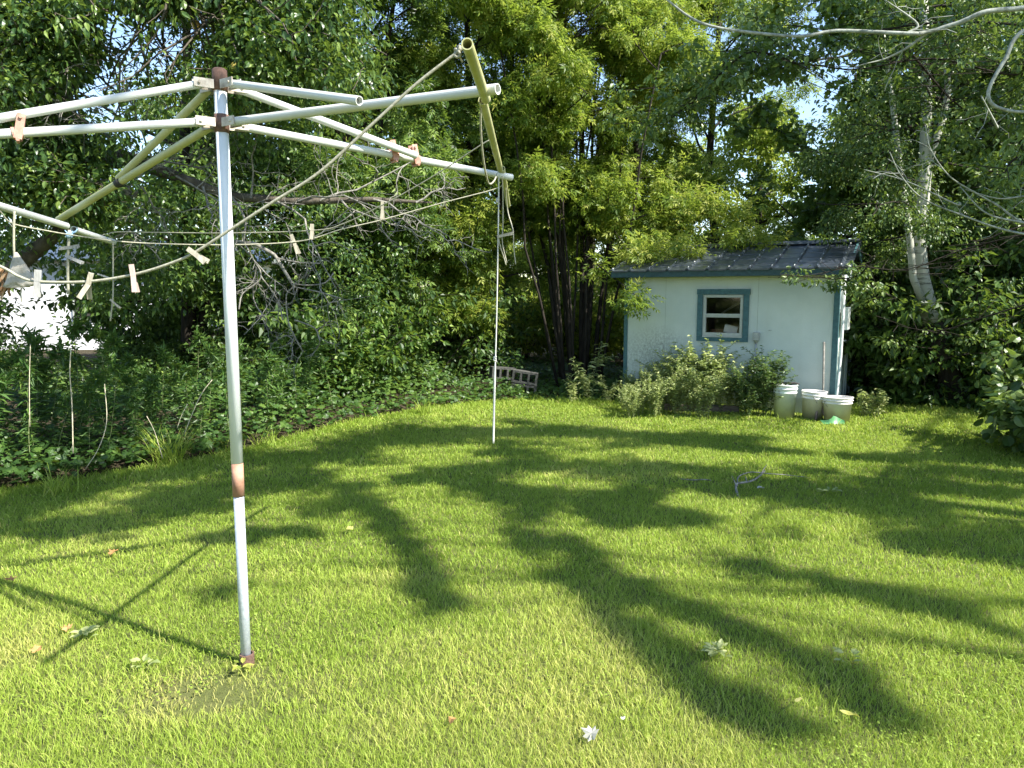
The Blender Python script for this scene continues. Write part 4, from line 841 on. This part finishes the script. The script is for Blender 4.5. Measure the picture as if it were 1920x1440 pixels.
tB = shade_tree(82, 'overhanging_tree', 'right hand tree whose pale curved boughs reach in at the upper right', [np.array(p, float) for p in ((9.0,2.4,0),(8.9,2.5,2.5),(8.6,2.7,4.6),(8.2,2.9,6.2))], None,
    [(((1610,748),(1750,742),(1920,750)),.36,5.5,2.0),(((1610,722),(1800,716),(1980,722)),.4,5.5,2.2),(((1640,705),(1800,700),(1980,705)),.5,5.5,2.2),(A4[0],.42,6.0,1.8),(A4[1],.3,5.8,1.8),(A4[2],.24,5.8,1.8),(A4[3],.34,6.0,1.7),(A3[0],.2,6.2,1.7),(A7[0],.26,5.8,1.6),(A7[1],.26,5.8,1.6),(A7[2],.26,5.8,1.6),(A7[3],.26,5.8,1.6),(((1100,935),(1300,925),(1500,940)),.26,6,1.5)], extra=right_limbs, lm=M['leaf_birch'])
pale.build('pale_branch', M['twig_pale'], tB, inv=np.array([9.0,2.4,0]))
pale = MB()
shade_tree(83, 'overhanging_tree', 'broad tree beyond the camera side that shades the left of the lawn', [np.array(p, float) for p in ((3.9,-4.6,0),(3.8,-3.8,4),(3.6,-2.2,8.0),(3.4,-.8,11))], None,
    [(A1[0],.34,6.4,1.7),(A1[1],.34,6.6,1.8),(A1[2],.3,6.8,1.7),(A1[3],.3,6.6,1.5),(A2[1],.24,6.6,1.5),(A5[0],.27,6.8,1.5),(A5[1],.2,6.6,1.3),(A5[2],.26,6.6,1.5),(A6[0],.26,6.5,1.6),(A6[1],.26,6.5,1.6),(A6[2],.26,6.5,1.6),(A6[3],.26,6.5,1.6),(A6[4],.26,6.5,1.6)])

# ------------------------------------------------------------------ far wood behind the yard
def far_tree(seed, lm, h=10.5, r=2.6, tm=T_D, size=.15):
    rng = np.random.RandomState(seed); t = thing('far_tree', 'x', 'tree', (0,0,0)); wood = MB(); h = 7.5
    C = grow_tree(rng, wood, [(lean((0,0,0),(.3,.2,h), 7, seed), .17, .04)], .5, h-.2, r, 26, 6, .4, 1.0, .35, False)
    lf = MB(); tufts(lf, rng, C, 24, .36*(.7+.6*rng.rand(len(C))), size, tm, .5, .6, .5, .5)
    wood.build('trunk', M['bark'], t); lf.build('crown', lm, t); return t
FG = 'far trees of the wood behind the yard'
FL = 'tree of the dense green wood behind and beside the yard, no different from its neighbours there'
fts = [far_tree(201, M['leaf_dark']), far_tree(202, M['leaf_mid']), far_tree(203, M['leaf_yel'])]
rng = np.random.RandomState(33); used = set()
spots = [(-23,22,0),(-19.5,25,1),(-17,19,0),(-14.2,26,1),(-15.6,17.2,0),(-6,16.4,1),(-4.2,18.6,0),(-2.6,19.5,2),(-.6,29,2),(1.6,31,2),(3.6,28,2),(5.2,24,2),(6.3,18.8,2),(8.6,17.2,1),(10.6,15.4,0),(12.6,17.6,1),(13.4,13.4,0),(15.5,16,1),(18,18.5,0),(20.5,21,1),(16,12,0),(12.2,10.4,0),(11.6,8.4,0),(13.6,6.8,1),(10.9,10.6,0),(-10.5,-4,0),(-8,-7.5,1),(-13.5,-7,0)]  # nearest right-hand spots are unseen trees added to shade the thicket
for i, (x, y, k) in enumerate(spots):
    FLk = FL if y > 0 else 'tree beyond the near side of the yard, seen only as a reflection in the window'; rz = rng.rand()*6.28; scl = (.85+.25*rng.rand())*(.62 if x < -9 else .95)
    if k not in used: o = fts[k]; o.location = (x, y, 0); o.rotation_euler = (0,0,rz); o.scale = (scl,)*3; o['label'] = FLk; o['group'] = FG; used.add(k)
    else: dup(fts[k], (x, y, 0), rz, FLk, FG if y > 0 else 'trees on the near side of the yard', scl)
# ------------------------------------------------------------------ bushes in the shade
def bush(seed, lm, h, r, n, k, size, tm, tint=.4, name='bush'):
    rng = np.random.RandomState(seed); t = thing(name, 'x', 'bush', (0,0,0)); wood = MB(); C = []
    for i in range(n):
        a = rng.rand()*6.28; d = (math.cos(a)*.6*r/h, math.sin(a)*.6*r/h, 1); L = h*(.6+.45*rng.rand())
        P = wander(rng, (math.cos(a)*.12, math.sin(a)*.12, 0), d, L, 6, .12, -.02); wood.tube(P, np.linspace(.014,.004,7), 5, False)
        for j in range(7):
            sp = wander(rng, lerp_path(P, .15+.85*j/7), (math.cos(a+rng.randn()), math.sin(a+rng.randn()), .3), r*.45*(.4+rng.rand()), 4, .2, -.05); wood.tube(sp, .004, 4, False)
            for u in (.35,.7,1): C.append(lerp_path(sp, u))
    C = np.array(C); C = C[C[:, 2] > .08]; lf = MB(); tufts(lf, rng, C, k, .2, size, tm, tint, .6, .45, .5)
    wood.build('stems', M['bark'], t); lf.build('foliage', lm, t); return t
BG = 'shady bushes in the thicket'
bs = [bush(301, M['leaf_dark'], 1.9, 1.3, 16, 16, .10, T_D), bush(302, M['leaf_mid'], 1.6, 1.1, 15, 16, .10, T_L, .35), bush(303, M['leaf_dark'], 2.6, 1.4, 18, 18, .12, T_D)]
BLl = 'dark leafy bush in the thicket under the trees left of the shed'; BLr = 'dark leafy bush in the thicket under the trees right of the shed'
spots = [(-10.5,8.6,2),(-9,9.3,0),(-7.7,9.0,1),(-8.3,11.0,2),(-6.2,9.8,0),(-4.9,10.2,1),(-5.6,11.6,2),(-3.9,11.0,0),(-3.2,12.2,2),(-2.5,11.3,1),(-1.5,12.5,0),(-1.2,14,2),(-3.6,13.8,2),(-6.4,13.4,2),(-9.8,12.4,2),
         (6.15,10.75,2),(6.9,10.35,0),(6.5,11.3,0),(7.3,10.9,0),(8.2,10.5,0),(5.9,12.2,2),(6.8,12.9,2),(7.7,11.9,2),(8.7,11.0,2),(7.4,13.8,2),(9.4,12.7,2),(9.7,9.6,2),(8.9,9.9,0),(10.4,8.2,2),(10.9,10.6,2),(6.2,14.6,2)]
bs.append(bush(304, M['leaf_yel'], 2.6, 1.5, 18, 18, .10, T_D, .6)); spots += [(-1.4,17,3),(.2,18,3),(1.7,17.4,3),(3.0,18.6,3),(-.4,20,3),(2.4,20.5,3),(4.4,18.4,3)]
used = set()
for i, (x, y, k) in enumerate(spots):
    rz = rng.rand()*6.28; scl = .8+.35*rng.rand(); lb = BLl if x < 3 else BLr
    if k == 3: lb = 'sunny yellow green bush seen between the slim box elder stems'
    if -9.5 < x < -2.9 and y < 12: scl *= .7
    if -9.5 < x < -4.3 and y < 12: scl *= .78
    bgp = BG if k != 3 else 'sunny bushes beyond the box elder'
    if k not in used: o = bs[k]; o.location = (x, y, 0); o.rotation_euler = (0,0,rz); o.scale = (scl,)*3; o['label'] = lb; o['group'] = bgp; used.add(k)
    else: dup(bs[k], (x, y, 0), rz, lb, bgp, scl)
# round bush at the right edge
rb = gr(1935, 850); rbo = bush(310, M['leaf_birch'], 1.15, 1.15, 20, 15, .10, T_O, .6, 'round_bush'); rbo.location = (rb[0]+.35, rb[1], 0); rbo['label'] = 'low bush with round pale leaves at the right edge of the lawn'
# ------------------------------------------------------------------ ground cover
def cover():
    rng = np.random.RandomState(91); mb = MB(); n = 60000
    x = -11+22*rng.rand(n); d = rng.rand(n)**1.3*(3.6+2.5*((x > -2) & (x < 2.2))); y = edge(x)+.22+d
    mound = (.14+.42*vnoise(x, y, 51, .8)*np.clip(d/.7, .15, 1)+.18*np.clip(d-.8, 0, 1.2))*np.where(x > 4.5, .75, 1.0)
    mound = np.where((x > .2) & (x < 4.6), mound*.45, mound)
    c, s_ = math.cos(ta), math.sin(ta); lx = (x-SH[0])*c+(y-SH[1])*s_; ly = -(x-SH[0])*s_+(y-SH[1])*c
    keep = ~((lx > -.1) & (lx < W+.1) & (ly > -.75) & (ly < D+.1)) & (rng.rand(n) < .35+.9*vnoise(x, y, 52, .45))
    x, y, mound = x[keep], y[keep], mound[keep]; n = len(x)
    z = mound*(.35+.65*rng.rand(n)**.5)
    yd = np.stack([rng.randn(n), rng.randn(n)-.35, -.25+.3*rng.randn(n)], 1); nr = np.stack([.5*rng.randn(n), .5*rng.randn(n)-.3, np.ones(n)], 1)
    ti = np.clip(.45+.35*(vnoise(x, y, 53, 1.2)-.5)+.18*rng.randn(n), 0, 1); k = rng.rand(n) < .55
    P = np.stack([x, y, z], 1); scatter(mb, T_M, P[k], yd[k], nr[k], (.045+.05*rng.rand(n))[k], ti[k]); scatter(mb, T_O, P[~k], yd[~k], nr[~k], (.03+.035*rng.rand(n))[~k], ti[~k])
    tag(mb.build('ground_cover', M['leaf_cover']), 'low leafy green ground cover spreading along the back edge of the lawn', 'ground cover', kind='stuff')
cover()
# ------------------------------------------------------------------ tall weeds
def weed(seed, h, lm=M['leaf_weed'], nl=70, size=.11, stems=1, tm=T_N, plume=True, br=0, sp=.06, name='tall_weed', tint=.45):
    rng = np.random.RandomState(seed); t = thing(name, 'x', 'weed', (0,0,0)); st = MB(); P_ = []; Y_ = []
    for s in range(stems):
        a = rng.rand()*6.28; base = np.array([math.cos(a)*sp*rng.rand(), math.sin(a)*sp*rng.rand(), 0]); hh = h*(.7+.35*rng.rand())
        P = wander(rng, base, (math.cos(a)*.18*(stems > 1)+.05*rng.randn(), math.sin(a)*.18*(stems > 1), 1), hh, 8, .05, 0); st.tube(P, np.linspace(.0045,.002,9), 5, False)
        paths = [(P, nl, .1)]
        for b_ in range(br):
            q = wander(rng, lerp_path(P, .25+.65*rng.rand()), (rng.randn(), rng.randn(), 1.1), hh*.35, 4, .12, 0); st.tube(q, .0022, 4, False); paths.append((q, nl//3, 0))
        for P2, n2, u0 in paths:
            for j in range(n2):
                u = u0+(1-u0)*(j+rng.rand())/n2; th_ = j*2.4+rng.rand(); P_.append(lerp_path(P2, u)); Y_.append((math.cos(th_), math.sin(th_), .15+.5*rng.randn()*.5))
        if plume:
            for j in range(10):
                th_ = rng.rand()*6.28; q = wander(rng, lerp_path(P, .88+.12*rng.rand()), (math.cos(th_), math.sin(th_), .6), .09, 3, .2, -.1); st.tube(q, .0012, 3, False)
                for u in np.linspace(.2, 1, 8): P_.append(lerp_path(q, u)); Y_.append(rng.randn(3)*.3+[0,0,.2])
    lf = MB(); n = len(P_); szz = size*(.6+.6*rng.rand(n)); 
    scatter(lf, tm, np.array(P_), np.array(Y_), rng.randn(n, 3)*.35+[0,0,1], szz, np.clip(tint+.2*rng.randn(n), 0, 1))
    st.build('stem', M['stem'], t); lf.build('leaves', lm, t); return t
M['stem'] = noisy('weed_stem', (.10,.14,.04), (.24,.26,.12), 30, .7)
ws = [weed(401+i, 1.15+.1*i, nl=80, size=.10+.01*i) for i in range(4)]
TG = 'tall weeds crowding the left bed'; TLb = 'tall narrow leaved weed in the dense stand of weeds left of the white pole'
used = set(); n_ = 0
for i in range(420):
    x = -8.6+6.4*rng.rand(); y = edge(x)+.55+2.4*rng.rand()**1.1
    if rng.rand() < np.clip((x+4.6)/3.2, 0, .93): continue
    k = i % 4; rz = rng.rand()*6.28; scl = (.75+.35*rng.rand())*(1.0 if x < -4.4 else .8)
    if y > 8.6: scl *= 1.05
    if n_ > 170: break
    n_ += 1
    if k not in used: o = ws[k]; o.location = (x, y, 0); o.rotation_euler = (0,0,rz); o.scale = (scl,)*3; o['label'] = TLb; o['group'] = TG; used.add(k)
    else: o = dup(ws[k], (x, y, 0), rz, TLb, TG, scl)
    o.rotation_euler = (.12*rng.randn(), .12*rng.randn(), rz)
# leafy weeds against the shed front
w2 = [weed(420+i, .85, M['leaf_pale'] if i != 2 else M['leaf_birch'], 60, .06, 8, T_L, False, 5, .14, 'leafy_weed', .5) for i in range(3)]
WG = 'leafy weeds growing against the shed front'; used = set()
spots = [(1185,742,0,.5,''),(1215,748,1,.62,''),(1248,752,0,.75,''),(1275,752,0,.98,'t'),(1300,756,1,1.05,'t'),(1322,756,0,1.1,'t'),(1345,758,1,.9,'t'),(1372,760,0,.72,''),(1398,762,2,.8,''),(1418,764,2,.95,''),(1438,766,2,.9,''),(1235,762,1,.6,''),(1200,765,0,.5,''),(1170,757,1,.45,''),(1265,764,0,.65,''),(1400,770,2,.6,''),(1225,768,0,.6,''),(1185,770,1,.5,''),(1245,742,1,.8,''),(1290,766,1,.8,'t'),(1315,770,0,.7,'t'),(1205,735,0,.55,''),(1335,750,0,.95,'t')]
for i, (px_, py_, k, scl, q) in enumerate(spots):
    p = gr(px_, py_+14); dxy = np.dot(p-SH, UY)
    if dxy > -.14: p = p-UY*(dxy+.16)
    lb = {'t': 'tall pale green weed in front of the shed wall below the window', '': 'low bushy pale weed at the foot of the shed wall, left of the timber'}[q]
    if k == 2: lb = 'dark leaved weed between the conduit and the tall bucket'
    elif px_ > 1350 and q == '': lb = 'pale weed under the right side of the shed window'
    if k not in used: o = w2[k]; o.location = (p[0], p[1], 0); o.scale = (scl,)*3; o['label'] = lb; o['group'] = WG; used.add(k)
    else: dup(w2[k], (p[0], p[1], 0), rng.rand()*6.28, lb, WG, scl)
w3 = weed(430, .95, M['leaf_pale'], 60, .12, 2, T_W, False, 3, .05, 'drooping_weed', .6); p = gr(1112, 758); w3.location = (p[0], p[1]+.3, 0); w3['label'] = 'tall drooping weed with narrow pale leaves left of the shed corner'
for i, (px_, lb) in enumerate(((1075,'low pale drooping weed between the cinder blocks and the tall drooping weed'),(1140,'low pale drooping weed close to the left shed corner'))):
    p = gr(px_, 760); dup(w3, (p[0], p[1]+.15, 0), 1+i*2, lb, None, .5)
w4 = weed(431, .35, M['leaf_pale'], 30, .06, 9, T_L, False, 3, .14, 'leafy_weed', .7); p = gr(1612, 778); w4.location = (p[0]+.1, p[1]-.1, 0); w4['label'] = 'small bright leafy weed right of the low white bucket'
# grass tussocks and dry stalks along the bed
def tussock(seed, h, n, lab, p, m=M['grass'], tint=.4, name='grass_tussock', spread=.5):
    rng = np.random.RandomState(seed); mb = MB()
    for i in range(n):
        a = rng.rand()*6.28; L = h*(.6+.6*rng.rand()); P = wander(rng, np.array(p)+[.06*rng.randn(), .06*rng.randn(), 0], (math.cos(a)*spread, math.sin(a)*spread, 1), L, 5, .06, -.14); mb_w = .004
        x = nrm(np.cross(P[-1]-P[0], (0,0,1)))*mb_w; wv = np.array([1,1,.9,.75,.5,.1]); V = np.concatenate([P-x*wv[:, None], P+x*wv[:, None]]); mb.add(V, [(k, k+1, 6+k+1, 6+k) for k in range(5)], np.clip(tint+.2*rng.randn(), 0, 1))
    tag(mb.build(name, m), lab, 'grass tussock', 'grass tussocks along the weed bed')
for i, (px_, py_, h, n, lb) in enumerate(((320,872,.42,150,'arching grass tussock at the bed edge left of the white pole'),(500,838,.24,60,'small grass tussock at the bed edge right of the white pole'),(795,778,.25,60,'small dry looking grass tussock at the far bed edge'),(420,850,.22,50,'little grass tussock close to the left side of the white pole'),(110,925,.25,60,'grass tussock under the tall weeds at the far left bed edge'))):
    tussock(500+i, h, n, lb, gr(px_, py_))
M['dry'] = noisy('dry_stalk', (.34,.30,.20), (.55,.50,.36), 40, .8)
for i, (P, r_, lb) in enumerate((([(137,850,6.3),(135,760,6.4),(131,700,6.4),(133,655,6.4)],.005,'thick pale upright stalk in the tall weeds'),([(345,815,6.8),(365,765,6.8),(380,735,6.85),(398,712,6.9)],.004,'bent pale grass stalk leaning right beside the white pole'),([(332,803,6.8),(340,780,6.85),(352,757,6.9)],.003,'short curved stalk left of the bent pale stalk'),([(305,860,6.6),(290,810,6.6),(275,780,6.6)],.003,'pale stalk leaning left above the grass tussock'),([(160,880,6.2),(185,840,6.2),(200,790,6.3),(196,720,6.4)],.0035,'curving green brown stalk among the weeds'),([(56,800,6.1),(55,720,6.2),(57,645,6.3)],.003,'slim pale stalk near the left edge'))):
    tag(MB().tube(catm([at(*q) for q in P], 4), r_, 6).build('dry_stalk', M['dry']), lb, 'stalk', 'dry stalks in the weed bed')
# ------------------------------------------------------------------ neighbour's white building
nb = np.array([-15.2, 21.5, 0]); h_ = thing('white_house', 'bright white house glimpsed through the foliage at far left', 'house', nb, R(8))
M['siding'] = noisy('white_siding', (.74,.75,.78), (.82,.83,.85), 8, .6, sc3=(.3,.3,9), bs=.5)
MB().box((-4.5,0,0),(7.6,6,2.7)).build('wall', M['siding'], h_)
MB().add([(-4.9,-.4,2.65),(8,-.4,2.65),(8,6.4,2.65),(-4.9,6.4,2.65),(-4.9,3,3.5),(8,3,3.5)], [(0,1,5,4),(2,3,4,5),(0,3,2,1)]).add([(-4.9,-.4,2.65),(-4.9,3,3.5),(-4.9,6.4,2.65),(8,-.4,2.65),(8,6.4,2.65),(8,3,3.5)], [(0,1,2),(3,4,5)]).build('roof', M['roof'], h_)
for x in (2.2, 5.6):
    o = MB().box((x,-.05,.9),(x+1.1,-.002,2.0)).build('window', M['frame'], h_); MB().box((x+.08,-.058,.98),(x+1.02,-.052,1.92)).build('pane', M['dark'], o)
# ------------------------------------------------------------------ small things on the lawn
M['twig'] = M['twig_dead']
def G(px_, py_, z=.03): p = gr(px_, py_, z); return p
mb = MB()
mb.tube(catm([G(1386,934,.01), G(1381,922,.03), G(1380,910,.06), G(1384,906,.07), G(1400,904,.07), G(1415,899,.07), G(1426,891,.06), G(1434,883,.05)], 4), np.linspace(.012,.007,29), 7, jit=.3)
for P in ([(1381,912,.05),(1376,900,.1),(1372,892,.13)], [(1382,912,.05),(1384,895,.08),(1396,888,.09),(1412,885,.08),(1440,888,.06),(1470,890,.05),(1497,893,.04),(1515,895,.02)], [(1426,891,.06),(1432,880,.09),(1438,871,.12)], [(1400,904,.07),(1398,893,.1)]):
    mb.tube(catm([G(*p) for p in P], 3), np.linspace(.006,.003,3*(len(P)-1)+1), 5)
tag(mb.build('fallen_branch', M['twig_dead']), 'forked grey dead branch lying on the lawn in front of the shed', 'branch')
mb = MB(); mb.tube(catm([G(1276,898,.03), G(1300,900,.035), G(1320,899,.04), G(1334,901,.03)], 3), .005, 5); tag(mb.build('twig', M['twig_dead']), 'small straight twig on the lawn left of the forked branch', 'twig')
def leaf_on_lawn(px_, py_, size, m, lb, seed, tm=T_M, up=.3, z=.05):
    rng = np.random.RandomState(seed); mb = MB(); p = gr(px_, py_, z); a = rng.rand()*6.28
    V, F = tm; V = V.copy(); V[:, 2] += .12*np.sin(V[:, 0]*9+seed)*.6+.1*np.cos(V[:, 1]*7); scatter(mb, (V, F), np.array([p]), np.array([[math.cos(a), math.sin(a), .1]]), np.array([[.2*rng.randn(), -up, 1.]]), size, .5+.3*rng.randn())
    c = mb.V[0].mean(0); o = mb.build('fallen_leaf', m, inv=p); o.location = tuple(p - (c-p)*[1,1,0]); return tag(o, lb, 'leaf', 'fallen leaves on the lawn')
M['leaf_white'] = leafmat('leaf_white', (.30,.30,.26), (.45,.44,.39), (.55,.55,.5), .15, .7, tcol=(.7,.7,.6))
M['leaf_orange'] = leafmat('leaf_orange', (.42,.20,.08), (.55,.30,.12), (.62,.38,.16), .35, .6, tcol=(.8,.35,.08))
M['leaf_yellow'] = leafmat('leaf_yellow', (.45,.45,.10), (.55,.52,.14), (.6,.55,.2), .35, .6, tcol=(.7,.7,.1))
leaf_on_lawn(1107,1374,.065,M['leaf_white'],'curled whitish lobed leaf in the bottom middle of the lawn',1,up=.6)
leaf_on_lawn(212,1034,.065,M['leaf_orange'],'orange leaf on the lawn between the pole and the bed, farthest of the orange ones',2)
leaf_on_lawn(125,1176,.055,M['leaf_orange'],'orange leaf just above the pale weed rosette at left',3)
leaf_on_lawn(69,1217,.05,M['leaf_orange'],'orange leaf nearest the left edge of the photo',4)
leaf_on_lawn(655,990,.06,M['leaf_yellow'],'yellow leaf in the shade right of the pole',5,T_O)
leaf_on_lawn(1593,1338,.07,M['leaf_yellow'],'narrow pale leaf standing in the grass at lower right',6,T_W,1.2)
leaf_on_lawn(1497,1313,.05,M['leaf_yellow'],'small narrow pale leaf left of the bigger one at lower right',7,T_W,1.4)
leaf_on_lawn(848,1348,.035,M['leaf_orange'],'tiny brown leaf low on the lawn left of the whitish leaf',8,T_O)
leaf_on_lawn(1168,1345,.018,M['leaf_white'],'tiny whitish scrap of leaf right of the whitish lobed leaf',9,T_O)
leaf_on_lawn(1426,913,.07,M['leaf_white'],'pale leaf beside the forked grey branch',10,T_O)
leaf_on_lawn(20,1085,.06,M['leaf_orange'],'faded reddish leaf at the left edge of the lawn',11)
def rosette(px_, py_, n, size, lb, seed, tint=.7, m=M['leaf_pale'], tm=T_L):
    rng = np.random.RandomState(seed); p = gr(px_, py_); mb = MB(); a = rng.rand(n)*6.28; r = rng.rand(n)*size*.9
    P = p+np.stack([np.cos(a)*r, np.sin(a)*r, .03+.03*rng.rand(n)], 1); scatter(mb, tm, P, np.stack([np.cos(a), np.sin(a), .35+.2*rng.randn(n)], 1), np.tile([0,-.2,1.], (n, 1)), size*(.5+.5*rng.rand(n)), np.clip(tint+.15*rng.randn(n), 0, 1))
    tag(mb.build('lawn_weed', m), lb, 'weed', 'broad leaved weeds in the lawn')
rosette(165,1205,14,.055,'pale upright weed rosette in the lawn left of the pole',1)
rosette(1345,1238,40,.045,'largest pale weed patch in the lawn at right of centre',2,.75)
rosette(455,1268,10,.05,'small yellow green weed at the foot of the white pole',3,.9,M['leaf_yel'])
rosette(270,1262,10,.05,'small pale weed between the pole foot and the pale rosette',4,.6)

rosette(1590,1250,10,.05,'little pale weed right of the large weed patch',6,.6)
rosette(1560,930,12,.08,'pale weed in the far shady part of the lawn',7,.4)
